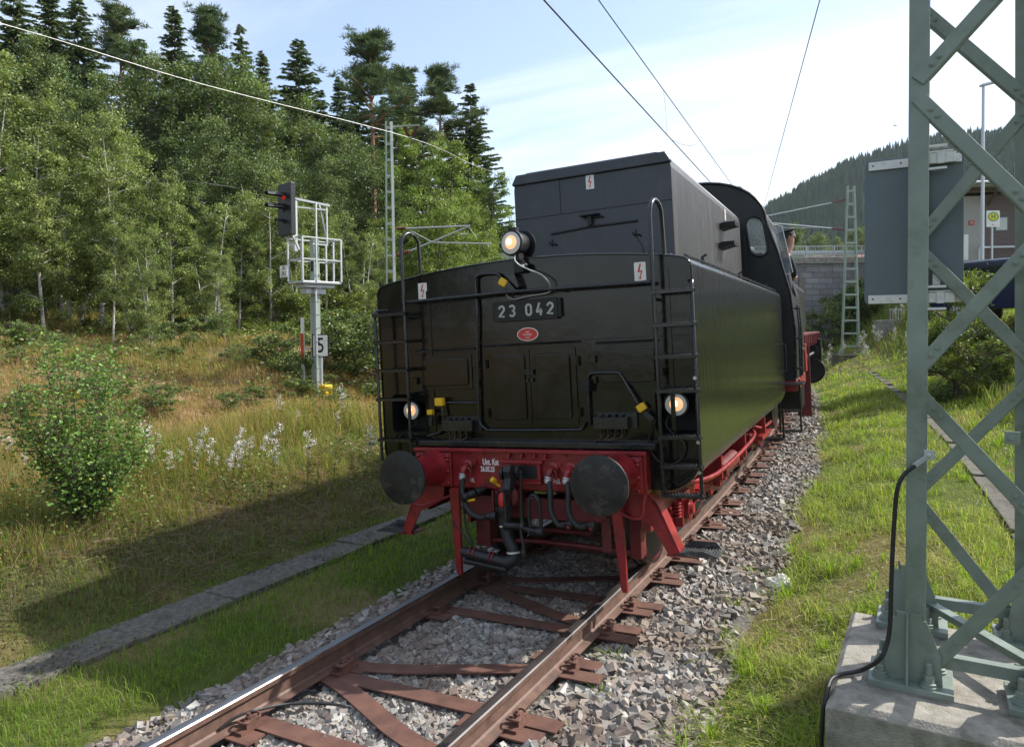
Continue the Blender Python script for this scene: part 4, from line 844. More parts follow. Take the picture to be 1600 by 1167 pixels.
b.tube(crom([(1.15, 4.9, .84), (1.28, 5.3, .74), (1.28, 6.4, .70)], 5), .022, 8); b.build('red_pipe', M['red'], TD, smooth=50)
for y in (1.8, 3.4, 5.3): MB().boxb(1.0, 1.33, y-.03, y+.03, .66, .90).build('pipe_hanger', M['red'], TD, bevel=.006)
MB().boxb(1.05, 1.30, 5.2, 6.2, .56, .62).build('foot_board', M['red'], TD, bevel=.006); MB().cyl((1.2, 2.2, .66), (1.2, 3.1, .66), .10, n=16).build('air_cylinder', M['redold'], TD, smooth=40)
b = MB(); b.boxb(.98, 1.06, .03, .3, .55, .9); b.build('frame_end', M['red'], TD)
# drain grate hanging low at the far end steps
b = MB(); b.boxb(1.15, 1.48, 6.25, 6.55, .42, .445); b.boxb(1.15, 1.18, 6.38, 6.42, .44, .9); b.boxb(1.45, 1.48, 6.38, 6.42, .44, .9); b.build('side_step', M['cab'], TD, bevel=.004)

# ------------------------------------------------------------------ steam locomotive ahead of the tender
s0 = 5.49+7.15
x_, y_, th_ = tframe(s0)
p_ = TW @ Vector((.085, 7.1, 0)); LH = math.radians(5.0)
LW = Matrix.Translation(p_) @ Matrix.Rotation(LH, 4, 'Z') @ Matrix.Rotation(-R_(2.5), 4, 'Y')
LO = empty('steam_locomotive', mw=LW, label='black steam locomotive with an oval rear cab window, coupled beyond the tender', cat='locomotive')
cabp = [(1.53, 1.30), (1.55, 2.15), (1.50, 2.75), (1.335, 3.45), (1.17, 3.98)]
for k in range(1, 9): t = k/9; cabp.append((1.17*math.cos(t*math.pi/2)**.9, 3.98+.76*math.sin(t*math.pi/2)))
cabp += [(0, 4.745)]
cabp = cabp+[(-x, z) for x, z in cabp[:-1][::-1]]
cabm = MB().prism(cabp, 'y', 0, .04).build('cab_rear_wall', M['cab'], LO)
def oval(cx, cz, w_, h, lean, n=28):
    r = w_/2; P = []
    for cz_, a0 in ((cz+h/2-r, 0), (cz-h/2+r, 180)):
        for k in range(n//2+1): a = R_(a0+180*k/(n//2)); P.append((cx+r*math.cos(a)+lean*(cz_+r*math.sin(a)-cz), cz_+r*math.sin(a)))
    return P
ct = MB().prism(oval(1.02, 3.74, .27, .66, -.12), 'y', -.1, .1).prism(oval(-1.02, 3.74, .27, .66, .12), 'y', -.1, .1).build('c', M['cab'], LO); cut(cabm, ct)
for sx in (-1, 1):
    P = oval(sx*1.02, 3.74, .29, .68, -.12*sx); w_ = MB().tube([(x, -.012, z) for x, z in P]+[(P[0][0], -.012, P[0][1])], .018, 8).build('cab_window', M['cab'], LO, smooth=60)
    g, N, L, b_ = (lambda t: t)(newmat('window_glass')) if 'wglass' not in M else (M['wglass'], None, None, None)
    if 'wglass' not in M:
        b_.inputs['Base Color'].default_value = (.12, .14, .15, 1); b_.inputs['Roughness'].default_value = .06; b_.inputs['Transmission Weight'].default_value = .35; b_.inputs['Alpha'].default_value = .45; M['wglass'] = g
    MB().prism(oval(sx*1.02, 3.74, .265, .655, -.12*sx), 'y', .015, .02).build('window_pane', M['wglass'], w_)
shell = [(x, z) for x, z in cabp]
def shellmesh(P, y0, y1, t=.03):
    b = MB(); n = len(P)
    for i in range(n-1):
        (xa, za), (xb, zb) = P[i], P[i+1]; ca, cb2 = (xa*(1-t), 1.3+(za-1.3)*(1-t*.4)), (xb*(1-t), 1.3+(zb-1.3)*(1-t*.4))
        b.add([(xa, y0, za), (xb, y0, zb), (xb, y1, zb), (xa, y1, za), (ca[0], y0, ca[1]), (cb2[0], y0, cb2[1]), (cb2[0], y1, cb2[1]), (ca[0], y1, ca[1])], [(0, 1, 2, 3), (7, 6, 5, 4), (0, 4, 5, 1), (3, 2, 6, 7)])
    return b
# side walls with an open side window, roof
lo_ = [q for q in cabp if q[1] <= 2.76]
for sx in (-1, 1):
    b = MB(); W_ = [(1.53, 1.30), (1.55, 2.15), (1.50, 2.75)]
    for (xa, za), (xb, zb) in zip(W_[:-1], W_[1:]): b.add([(sx*xa, .04, za), (sx*xb, .04, zb), (sx*xb, 2.5, zb), (sx*xa, 2.5, za), (sx*(xa-.03), .04, za), (sx*(xb-.03), .04, zb), (sx*(xb-.03), 2.5, zb), (sx*(xa-.03), 2.5, za)], [(0, 1, 2, 3), (7, 6, 5, 4), (0, 4, 5, 1), (3, 2, 6, 7), (0, 3, 7, 4), (1, 5, 6, 2)])
    for ya, yb_ in ((.04, .7), (1.7, 2.5)): b.add([(sx*1.50, ya, 2.75), (sx*1.335, ya, 3.45), (sx*1.335, yb_, 3.45), (sx*1.50, yb_, 2.75), (sx*1.47, ya, 2.75), (sx*1.305, ya, 3.45), (sx*1.305, yb_, 3.45), (sx*1.47, yb_, 2.75)], [(0, 1, 2, 3), (7, 6, 5, 4), (0, 4, 5, 1), (3, 2, 6, 7), (0, 3, 7, 4), (1, 5, 6, 2)])
    b.build('cab_side', M['cab'], LO)
    MB().tube([(sx*1.54, -.03, 1.35), (sx*1.565, -.03, 2.15), (sx*1.515, -.03, 2.75), (sx*1.35, -.03, 3.45), (sx*1.19, -.03, 3.95)], .017, 8).build('cab_grab_rail', M['blackpipe'], LO, smooth=50)
    b = MB(); b.tube([(sx*1.60, .10, 1.35), (sx*1.615, .10, 2.15), (sx*1.60, .10, 2.55)], .016, 8); b.tube([(sx*1.60, .62, 1.35), (sx*1.615, .62, 2.15), (sx*1.60, .62, 2.55)], .016, 8)
    for z in (1.5, 2.0, 2.5): b.cyl((sx*1.54, .10, z), (sx*1.63, .10, z), .02, n=8)
    b.build('cab_handrail', M['blackpipe'], LO, smooth=50)
shellmesh([q for q in cabp if q[1] >= 3.44], .04, 2.7).build('cab_roof', M['cab'], LO, smooth=50)
MB().tube([(x*1.012, -.02, z+.012) for x, z in cabp if z > 3.4], .022, 6).build('roof_rain_edge', M['cab'], LO, smooth=50)
b = MB(); b.boxb(-.4, .4, .5, 1.6, 4.72, 4.80); b.cyl((.62, .3, 4.62), (.62, .3, 4.70), .05, n=10); b.tube([(.55, .15, 4.66), (.75, .3, 4.66), (.85, .5, 4.58)], .02, 6); b.build('roof_vent', M['cab'], LO, bevel=.01)
MB().boxb(.70, .84, -.06, -.001, 2.6, 3.75).build('rear_wall_post', M['cab'], LO, bevel=.006)
MB().boxb(.92, 1.05, .5, .55, 3.40, 3.52).build('red_cab_fitting', M['signred'], LO, bevel=.01)
wd = MB(); wd.add([(1.42, .28, 3.08), (1.54, .34, 3.12), (1.40, .34, 3.92), (1.27, .28, 3.95), (1.42, .288, 3.08), (1.54, .348, 3.12), (1.40, .348, 3.92), (1.27, .288, 3.95)], [(0, 1, 2, 3), (7, 6, 5, 4), (0, 4, 5, 1), (1, 5, 6, 2), (2, 6, 7, 3), (3, 7, 4, 0)])
wd.build('wind_deflector_pane', M['wglass'], LO)
MB().tube([(1.42, .28, 3.08), (1.54, .34, 3.12), (1.40, .34, 3.92), (1.27, .28, 3.95)], .008, 6).build('deflector_frame', M['zinc'], LO)
# boiler, running boards, wheels
MB().lathe((0, 2.6, 3.05), (0, 1, 0), [(.98, 0), (.98, 1.6), (.90, 2.4), (.90, 7.6), (.93, 7.62), (.93, 9.6), (.85, 9.75), (.3, 9.85)], 48).build('boiler', M['cab'], LO, smooth=35)
MB().lathe((0, 11.2, 3.9), (0, 0, 1), [(.32, 0), (.30, .1), (.31, .55), (.34, .58), (.28, .58)], 28).lathe((0, 6.4, 3.85), (0, 0, 1), [(.36, 0), (.36, .25), (.28, .42), (.05, .5)], 28).build('chimney', M['cab'], LO, smooth=35)
for sx in (-1, 1):
    b = MB(); b.boxb(min(sx*1.0, sx*1.50), max(sx*1.0, sx*1.50), 2.5, 12.2, 2.02, 2.06); b.boxb(min(sx*1.47, sx*1.50), max(sx*1.47, sx*1.50), 2.5, 12.2, 1.80, 2.02)
    for y in np.arange(2.7, 12, .8): b.boxb(min(sx*1.1, sx*1.53), max(sx*1.1, sx*1.53), y-.02, y+.02, 1.74, 2.02)
    b.build('running_board', M['redold'], LO, bevel=.006)
    MB().prism([(8.7, 2.15), (8.5, 2.5), (8.5, 3.5), (8.8, 3.75), (10.9, 3.75), (11.1, 3.5), (11.1, 2.5), (10.9, 2.15)], 'x', sx*1.16-.01, sx*1.16+.01).build('smoke_deflector', M['cab'], LO)
    b = MB(); b.boxb(min(sx*1.40, sx*1.56), max(sx*1.40, sx*1.56), 2.6, 3.1, 1.3, 1.85); b.boxb(min(sx*1.30, sx*1.55), max(sx*1.30, sx*1.55), .0, 2.5, 1.12, 1.30); b.boxb(min(sx*1.0, sx*1.2), max(sx*1.0, sx*1.2), -.3, 12.4, .95, 1.3); b.boxb(min(sx*.6, sx*1.2), max(sx*.6, sx*1.2), -.35, .0, .95, 1.28); b.build('side_frame', M['red'], LO, bevel=.01)
    b = MB(); b.cyl((sx*1.33, 9.6, .95), (sx*1.33, 10.7, .95), .36, n=28); b.cyl((sx*1.33, 9.6, 1.5), (sx*1.33, 10.7, 1.5), .2, n=24); b.boxb(min(sx*1.0, sx*1.6), max(sx*1.0, sx*1.6), 9.75, 10.55, .9, 1.85); b.build('cylinder_block', M['cab'], LO, smooth=35)
    for y in (4.0, 6.0, 8.0): wheel(LO, sx*.752, y, .875, 'red')
    for y in (1.2, 11.6): wheel(LO, sx*.752, y, .5, 'red')
    b = MB(); b.bar((sx*1.12, 4.0, .62), (sx*1.12, 8.0, .62), .05, .12); b.bar((sx*1.22, 6.0, .62), (sx*1.22, 9.6, .93), .05, .12); b.bar((sx*1.28, 6.0, .9), (sx*1.28, 8.4, 1.45), .05, .09); b.tube([(sx*1.42, 3.2, 1.55), (sx*1.42, 5, 1.5), (sx*1.42, 9, 1.48)], .03, 8)
    for y in (4.0, 6.0, 8.0): b.cyl((sx*.9, y, .62), (sx*1.27, y, .62), .09, n=16)
    b.build('connecting_rods', M['steel'], LO, smooth=35)
    MB().boxb(min(sx*.9, sx*1.42), max(sx*.9, sx*1.42), 2.62, 6.2, 2.07, 3.12).build('air_pump', M['cab'], LO, bevel=.12, seg=4); MB().boxb(min(sx*1.0, sx*1.46), max(sx*1.0, sx*1.46), 2.5, 3.6, .55, 1.35).build('injector', M['cab'], LO, bevel=.05, seg=3); MB().boxb(min(sx*1.3, sx*1.58), max(sx*1.3, sx*1.58), 3.7, 3.75, .3, 1.8).build('hanging_pipe', M['redold'], LO, bevel=.01)
    b = MB(); b.lathe((sx*1.42, 3.1, 1.55), (0, 1, 0), [(.13, 0), (.14, .02), (.14, .55), (.1, .6)], 18); b.lathe((sx*1.50, 1.9, 1.75), (0, 1, .0), [(.06, 0), (.06, .9)], 12); b.build('air_tank', M['cab'], LO, smooth=35)
# tall steps at the cab corner
for sx in (-1, 1):
    b = MB(); x0, x1 = sorted((sx*1.22, sx*1.58)); 
    for xx in (x0+.015, x1-.015): b.boxb(xx-.015, xx+.015, .25, .31, .40, 1.30)
    for z in (.42, .76): b.boxb(x0, x1, .18, .40, z, z+.02)
    b.build('cab_steps', M['cab'], LO, bevel=.003)
    g = MB(); xa, xb = sorted((sx*1.30, sx*1.66)); g.boxb(xa, xb, -.28, .35, 1.245, 1.262)
    for k in range(12): g.boxb(xa, xb, -.27+.053*k, -.262+.053*k, 1.262, 1.272)
    for k in range(7): g.boxb(xa+.01+k*.055, xa+.016+k*.055, -.28, .35, 1.262, 1.270)
    g.build('grated_step', M['tread'], LO)
b = MB(); b.cyl((0, -.9, 1.05), (0, 0, 1.05), .06, n=12); b.tube(crom([(.5, -.75, .9), (.5, -.4, .7), (.5, 0, .9)], 5), .04, 10); b.boxb(-.7, .7, -.55, .0, 1.30, 1.34); b.build('drawbar', M['iron'], LO, smooth=40)

# ------------------------------------------------------------------ the driver looking out of the cab window
def skin_body(name, V, E, Rr, mt, parent, sub=2):
    me = bpy.data.meshes.new(name); me.from_pydata([tuple(v) for v in V], E, []); me.materials.append(mt); o = lk(bpy.data.objects.new(name, me), parent)
    md = o.modifiers.new('s', 'SKIN'); md.use_smooth_shade = True
    for i, r in enumerate(Rr): me.skin_vertices[0].data[i].radius = (r, r) if np.isscalar(r) else r
    me.skin_vertices[0].data[0].use_root = True
    sb = o.modifiers.new('d', 'SUBSURF'); sb.levels = sub; sb.render_levels = sub
    dg = bpy.context.evaluated_depsgraph_get(); m2 = bpy.data.meshes.new_from_object(o.evaluated_get(dg)); o.modifiers.clear(); o.data = m2; bpy.data.meshes.remove(me)
    m2.materials.clear(); m2.materials.append(mt); return o
M['skin'] = mat('skin', (.42, .23, .165), .5, var=.06); M['jacket'] = mat('dark_work_jacket', (.02, .022, .03), .85, var=.2, bump=.002, bsc=60); M['cap'] = mat('dark_peaked_cap', (.015, .016, .02), .6, var=.2); M['hair'] = mat('greying_hair', (.12, .09, .07), .7)
px_, pz_, py_ = 1.50, 3.73, .62   # head centre in locomotive coordinates
PW = LW @ Matrix.Translation((px_, py_, pz_)) @ Matrix.Rotation(R_(180), 4, 'Z') @ Matrix.Rotation(R_(14), 4, 'Y')
PE = empty('person', mw=PW @ Matrix.Translation((0, 0, -1.55)), label='driver in a dark peaked cap leaning out of the cab side window', cat='person')
H0 = 1.55
V = [(.32, .05, .0+.62), (.30, .04, .86), (.28, .02, 1.10), (.22, .01, 1.25), (.06, 0, 1.38), (.02, .0, 1.46), (0, .01, 1.56), (0, 0, 1.64),
     (.40, .0, 1.25), (.50, -.06, 1.02), (.44, -.24, .92), (.10, .02, 1.22), (.10, -.06, 1.0), (.14, -.22, .90)]
E_ = [(0, 1), (1, 2), (2, 3), (3, 4), (4, 5), (5, 6), (6, 7), (3, 8), (8, 9), (9, 10), (3, 11), (11, 12), (12, 13)]
Rr = [(.15, .11), (.15, .11), (.16, .12), (.15, .11), (.065, .06), (.062, .065), (.078, .092), (.07, .088), .06, .045, .033, .06, .045, .033]
body = skin_body('body', V, E_, Rr, M['skin'], PE)
skin_body('jacket', V[:4]+[(.09, 0, 1.345)]+V[8:], [(0, 1), (1, 2), (2, 3), (3, 4), (3, 5), (5, 6), (6, 7), (3, 8), (8, 9), (9, 10)], [(.165, .125), (.165, .125), (.175, .135), (.165, .125), (.08, .075), .075, .058, .045, .075, .058, .045], M['jacket'], PE)
b = MB()  # face details, facing -y? the head looks back along the train
b.lathe((0, .085, 1.565), (0, 1, -.15), [(.014, 0), (.016, .012), (.008, .028), (.001, .032)], 12)
b.lathe((-.083, .0, 1.56), (-1, 0, 0), [(.03, 0), (.028, .012), (.014, .016)], 12); b.lathe((.083, .0, 1.56), (1, 0, 0), [(.03, 0), (.028, .012), (.014, .016)], 12); b.tube([(-.02, .088, 1.515), (0, .094, 1.513), (.02, .088, 1.515)], .006, 8)
b.build('facial_features', M['skin'], PE, smooth=60)
b = MB()
for x in (-.032, .032): b.lathe((x, .083, 1.592), (0, 1, 0), [(.011, 0), (.009, .006), (.001, .008)], 10)
b.build('eyes', M['signblack'], PE, smooth=60)
b = MB(); b.lathe((0, -.01, 1.56), (0, -.25, 1), [(.088, -.02), (.099, .03), (.101, .07), (.09, .10)], 20); b.build('hair', M['hair'], PE, smooth=60)
b = MB(); b.lathe((0, .0, 1.625), (0, .08, 1), [(.103, -.01), (.104, .03), (.125, .05), (.13, .062), (.10, .085), (.001, .088)], 28); b.prism([(-.07, .07), (-.05, .135), (0, .15), (.05, .135), (.07, .07)], 'z', 1.612, 1.622); b.build('peaked_cap', M['cap'], PE, smooth=40)
def hand(o, dirn, par):
    o = Vector(o); d = Vector(dirn).normalized(); side = d.cross(Vector((0, 0, 1))).normalized()
    b = MB(); b.tube([tuple(o), tuple(o+d*.04), tuple(o+d*.085)], [.026, .038, .034], 10)
    for k, ln in enumerate((.062, .072, .068, .052)):
        p = o+d*.08+side*(.028-.0185*k); b.tube([tuple(p), tuple(p+d*ln*.5+Vector((0, 0, -.004))), tuple(p+d*ln*.85+Vector((0, 0, -.022))), tuple(p+d*ln+Vector((0, 0, -.040)))], [.010, .0095, .008, .006], 8)
    p = o+d*.03+side*.032; b.tube([tuple(p), tuple(p+d*.03+side*.025), tuple(p+d*.06+side*.026+Vector((0, 0, -.012)))], [.012, .011, .008], 8)
    b.build('hand', M['skin'], par, smooth=60)
hand((.44, -.25, .92), (-.2, -1, -.1), PE); hand((.14, -.23, .90), (.1, -1, -.1), PE)
# ------------------------------------------------------------------ near catenary mast on its concrete foundation
def onY(u, v, Y):
    r = ray(u, v); return CAMO+r*(Y/r[1])
fb = MB()
z0, z1, c = -.25, .45, .03
P = [(FX0, FY0), (1.6, FY0), (1.6, FY1), (FX0, FY1)]; Pi = [(FX0+c, FY0+c), (1.6-c, FY0+c), (1.6-c, FY1-c), (FX0+c, FY1-c)]
fb.add([(x, y, z0) for x, y in P]+[(x, y, z1-c) for x, y in P]+[(x, y, z1) for x, y in Pi], [(3, 2, 1, 0)]+[(i, (i+1) % 4, 4+(i+1) % 4, 4+i) for i in range(4)]+[(4+i, 4+(i+1) % 4, 8+(i+1) % 4, 8+i) for i in range(4)]+[(8, 9, 10, 11)])
tag(fb.build('mast_foundation', M['concrete'], bevel=.004), 'weathered concrete foundation block carrying the near green lattice mast', 'foundation')
MT = empty('lattice_mast', (0, 0, 0), label='large grey green lattice mast bolted to concrete, cut by the right edge', cat='mast')
xl, xr, yf, yb = -.058, .46, 4.10, 4.93; HT = 9.5
def legmesh(x, y, sx, sy, x2, y2):
    w_, t = .088, .010; b = MB()
    for (ax0, ax1, ay0, ay1) in ((0, w_, 0, t), (0, t, t, w_)):
        vs = []
        for z, ox, oy in ((.48, x, y), (HT, x2, y2)):
            for a, e in ((ax0, ay0), (ax1, ay0), (ax1, ay1), (ax0, ay1)): vs.append((ox+sx*a, oy+sy*e, z))
        b.add(vs, [(0, 1, 2, 3), (4, 5, 6, 7), (0, 1, 5, 4), (1, 2, 6, 5), (2, 3, 7, 6), (3, 0, 4, 7)])
    return b
for x, sx, x2 in ((-.103, 1, -.085), (.512, -1, .455)):
    for y, sy, y2 in ((yf-.05, 1, yf+.02), (yb+.05, -1, yb-.03)): legmesh(x, y, sx, sy, x2, y2).build('leg', M['green'], MT, bevel=.002)
def lace(pts, Y, face, nm='lacing_bar'):
    (u0, v0), (u1, v1) = pts; a = onY(u0, v0, Y); b_ = onY(u1, v1, Y); d = b_-a; d /= np.linalg.norm(d)
    if b_[0] > a[0]: b_ = b_+d*.10; a = a-d*.03
    up = np.cross(d, (0, 1, 0)); m = MB(); m.bar(a, b_, .007, .066, up=up)
    o = up*(.033 if up[2] < 0 else -.033)*face; m.bar(a+o+np.array([0, .030, 0]), b_+o+np.array([0, .030, 0]), .060, .007, up=up)
    m.build(nm, M['green'], MT, bevel=.002)
    bb_ = MB(); up_ = np.array([0, -1, 0])
    for e_, sg in ((a, 1), (b_, -1)):
        for k_ in (.09, .135):
            bb_ = MB(); bb_.lathe(e_+d*k_*sg*(1 if sg > 0 or True else 1)+np.array([0, -.0035, 0]), (0, -1, 0), [(.0125, 0), (.0125, .007), (.006, .0075), (.006, .013)], 6); bb_.build('bolt', M['green'], MT)
Yf, Yb = yf-.034, yb+.056
for q in (((1441, 118), (1560, -14)), ((1441, 158), (1596, 308)), ((1441, 570), (1596, 401)), ((1445, 624), (1596, 785)), ((1470, 1026), (1596, 906))): lace(q, Yf, 1)
Yb2 = yb+.038
for q in (((1441, 14), (1596, 146)), ((1441, 366), (1596, 182)), ((1441, 394), (1596, 546)), ((1441, 760), (1590, 616)), ((1441, 790), (1570, 950))): lace(q, Yb2-.03, 1)
for k in range(7):  # side faces seen edge on
    za, zb = .8+1.1*k, 1.9+1.1*k; ya, yb_ = (yf, yb) if k % 2 else (yb, yf)
    for x in (-.095, .497-.006*k): MB().bar((x, ya, za), (x, yb_, zb), .006, .06, up=(0, 0, 1)).build('lacing_bar', M['green'], MT)
def hbar(a, b_): MB().bar(a, b_, .055, .006).bar(np.array(a)+(0, -.025, -.03), np.array(b_)+(0, -.025, -.03), .006, .055).build('base_tie', M['green'], MT, bevel=.0015)
hbar((.035, yf+.02, .625), (.50, yf+.02, .625)); hbar((.035, yb+.0, .64), (.42, yb+.0, .64)); MB().bar((-.01, yb-.05, .63), (.44, yf+.12, .63), .06, .006).bar((-.01, yb-.05, .605), (.44, yf+.12, .605), .006, .05).build('base_tie', M['green'], MT, bevel=.0015)
def foot(cx, cy):
    o = MB().boxb(cx-.18, cx+.19, cy-.13, cy+.17, .462, .492).build('base_plate', M['green'], MT, bevel=.003)
    MB().boxb(cx-.175, cx+.185, cy-.125, cy+.165, .4502, .4618).build('grout', M['concrete'], MT)
    y = cy-.047
    g = MB().prism([(cx-.135, .492), (cx+.145, .492), (cx+.135, .64), (cx+.075, .80), (cx+.055, .80), (cx+.055, .83), (cx-.055, .83), (cx-.055, .80), (cx-.085, .80)], 'y', y-.010, y).build('gusset_plate', M['green'], MT, bevel=.002)
    MB().prism([(y-.011, .83), (y-.011, .492), (y-.085, .492), (y-.075, .54), (y-.03, .82)], 'x', cx-.012, cx-.002).build('stiffener', M['green'], MT, bevel=.002)
    MB().prism([(y+.01, .492), (y+.16, .492), (y+.10, .80), (y+.01, .85)], 'x', cx-.066, cx-.056).build('gusset_plate', M['green'], MT, bevel=.002)
    for bx, by in ((-.125, -.055), (.085, -.085), (-.125, .115), (.125, .115)):
        b = MB(); x, yy = cx+bx, cy+by; b.lathe((x, yy, .492), (0, 0, 1), [(.040, 0), (.040, .010), (.034, .012), (.034, .024), (.030, .026)], 20); b.lathe((x, yy, .518), (0, 0, 1), [(.026, 0), (.026, .03), (.022, .034)], 6); b.lathe((x, yy, .55), (0, 0, 1), [(.0155, 0), (.0165, .004), (.0165, .055), (.013, .06)], 14)
        b.build('anchor_bolt', M['green'], MT, smooth=30)
foot(-.085, yf); foot(-.095, yb-.03); foot(.50, yf); foot(.50, yb-.03)
MB().boxb(.30, .36, 4.04, 4.05, 1.695, 1.755).cyl((.325, 4.03, 1.725), (.325, 4.06, 1.725), .013, n=12).build('bonding_lug', M['green'], MT, bevel=.003)
b = MB(); a = onY(1452, 711, 4.03); b.box(a+np.array([0, 0, 0]), (.045, .008, .05)); b.lathe(a, (0, -1, 0), [(.013, 0), (.013, .01), (.008, .016)], 6); b.bar(a, onY(1428, 728, 4.01), .01, .022); b.build('cable_lug', M['zinc'], MT, bevel=.002)
pts = [onY(1430, 727, 4.01), onY(1413, 741, 4.0), onY(1402, 765, 3.99), onY(1397, 820, 3.99), onY(1393, 900, 3.98), onY(1391, 970, 3.97), onY(1386, 1005, 3.96), onY(1374, 1030, 3.94)]
e = onz(1340, 1047, .475); pts += [np.array([e[0]+.02, e[1]-.02, .49]), onz(1315, 1053, .467), onz(1298, 1062, .463), np.array([-.435, 3.80, .43]), np.array([-.45, 3.78, .33]), np.array([-.455, 3.77, .15]), np.array([-.46, 3.76, -.1])]
tag(MB().tube(crom(pts, 6), .0105, 10).build('earthing_cable', M['rubber'], smooth=60), 'black earthing cable curving from the near mast down over its foundation', 'cable')
# grey panel fixed behind the mast
SP = empty('sign_panel', (-.09, 5.02, 2.39), label='grey blue back of a signboard clamped behind the near lattice mast', cat='sign')
PB = [(x, z) for x, z in rr(-.268, .258, -.005, .885, .03, 5)]
MB().prism(PB, 'y', 0, .012).build('panel', M['panelgrey'], SP, bevel=.002)
for z in (.025, .845):
    for x0, x1 in ((-.245, .245),): 
        s = MB().boxb(x0, x1, -.016, -.0005, z-.028, z+.024).build('aluminium_strip', M['alu'], SP, bevel=.002)
        b = MB()
        for x in (-.22, -.07, .2): b.lathe((x, -.016, z), (0, -1, 0), [(.006, 0), (.005, .004)], 8)
        b.build('rivet', M['iron'], s)
    b = MB(); b.boxb(.0, .215, -.055, -.017, z-.03, z+.03); b.boxb(.0, .20, -.06, -.0551, z+.032, z+.042); b.boxb(.12, .16, -.066, -.056, z-.035, z+.034); b.boxb(-.02, .17, -.10, -.07, z+.055, z+.07); b.boxb(-.02, .17, -.10, -.07, z-.075, z-.06); b.cyl((-.02, -.09, z+.04), (.05, -.09, z+.04), .012, n=8); b.build('clamp', M['alu'], SP, bevel=.002)
MB().boxb(.10, .14, -.03, -.0005, .10, .17).build('small_box', M['alu'], SP)

# ------------------------------------------------------------------ flat lattice masts
def flatmast(base, H, w0, w1, rz, lbl, npan, plinth=True, grp=None):
    o = empty('flat_mast', base, rz, lbl, 'mast', grp)
    ch = []
    for s in (-1, 1):
        b = MB(); vs = []; pw = .085 if s > 0 else .05
        for z, w_ in ((0, w0), (H, w1)):
            for x, y in ((s*w_/2, -.07), (s*(w_/2-pw), -.07), (s*(w_/2-pw), .07), (s*w_/2, .07)): vs.append((x, y, z))
        b.add(vs, [(0, 1, 2, 3), (4, 5, 6, 7), (0, 1, 5, 4), (1, 2, 6, 5), (2, 3, 7, 6), (3, 0, 4, 7)]); b.build('post', M['polesunlit'] if s > 0 and not plinth else M['greenlight'], o)  # right post of the left mast gets the painted-in sunlight
    for k in range(npan):
        z = H*(k+.6)/npan; w_ = w0+(w1-w0)*z/H; MB().boxb(-w_/2+.046, w_/2-.046, -.066, .066, z-.045, z+.045).build('batten_plate', M['greenlight'], o)
    if plinth:
        MB().boxb(-w0*.95, w0*.95, -.35, .35, -.6, -.02).build('plinth', M['slab'], o, bevel=.02)
        for s in (-1, 1): MB().prism([(s*w0/2, 0), (s*(w0/2+.16), 0), (s*w0/2, .35)], 'y', -.05, .05).boxb(-w0*.85, w0*.85, -.2, .2, -.0195, .012).build('foot_gusset', M['greenlight'], o)
    return o
def groundat(u, D): p = atd(u, 520, D); return np.array([p[0], p[1], gz(p[0], p[1])])
def insul(b, p, q):
    p = np.array(p); q = np.array(q); n = 7
    for k in range(n): a = p+(q-p)*(k/n); b.lathe(a, q-p, [(.035, 0), (.075, .01), (.035, .03)], 10)
    b.cyl(p, q, .032, n=8)
M['insul'] = mat('brown_insulator', (.14, .028, .02), .3)
# left mast
D2 = 24; bs = groundat(611.5, D2); bs2 = [bs[0], bs[1], min(bs[2], 1.3)]; H2 = atd(611, 193, D2)[2]-bs2[2]
flatmast(bs2, H2, .36, .24, yw+R_(18), 'tall pale green flat mast behind the tender, in front of the trees', 15, False)
def wpt(u, v, D): return atd(u, v, D)
CA = empty('cantilever_arm', tuple(wpt(616, 382, D2)), label='galvanised cantilever with brown insulators on the mast left of the tender', cat='cantilever'); o0 = Vector(wpt(616, 382, D2))
def rel(b): b.v = [tuple(Vector(p)-o0) for p in b.v]; return b
t = lambda a, c, r, D=D2, Dq=None: (tuple(wpt(*a, D)), tuple(wpt(*c, Dq or D)), r)
b = MB()
for a, c, r in (((634, 357), (735, 353), .026), ((641, 392), (735, 353), .026), ((641, 360), (676, 379), .015), ((676, 379), (768, 381), .022), ((719, 366), (731, 366), .015), ((733, 356), (745, 372), .008)): b.cyl(wpt(*a, D2), wpt(*c, D2), r, n=8)
b.cyl(wpt(763, 381, D2), wpt(763, 386, D2), .02, n=6); rel(b).build('tube_arms', M['zinc'], CA, smooth=40)
b = MB(); insul(b, wpt(620, 358, D2), wpt(635, 357, D2)); insul(b, wpt(620, 399, D2), wpt(641, 392, D2)); rel(b).build('insulator', M['insul'], CA)
o0 = Vector(wpt(616, 198, D2)); BA = empty('bracket_arm', tuple(o0), label='top bracket arm with a V of brown insulators holding the white feeder line', cat='bracket')
b = MB(); b.bar(wpt(606, 199, D2), wpt(655, 196, D2), .05, .05); b.cyl(wpt(639, 216, D2), wpt(644, 216, D2), .05, n=8); rel(b).build('bracket_bar', M['greenlight'], BA)
b = MB(); insul(b, wpt(632, 199, D2), wpt(640, 215, D2)); insul(b, wpt(652, 198, D2), wpt(643, 215, D2)); rel(b).build('insulator', M['insul'], BA)
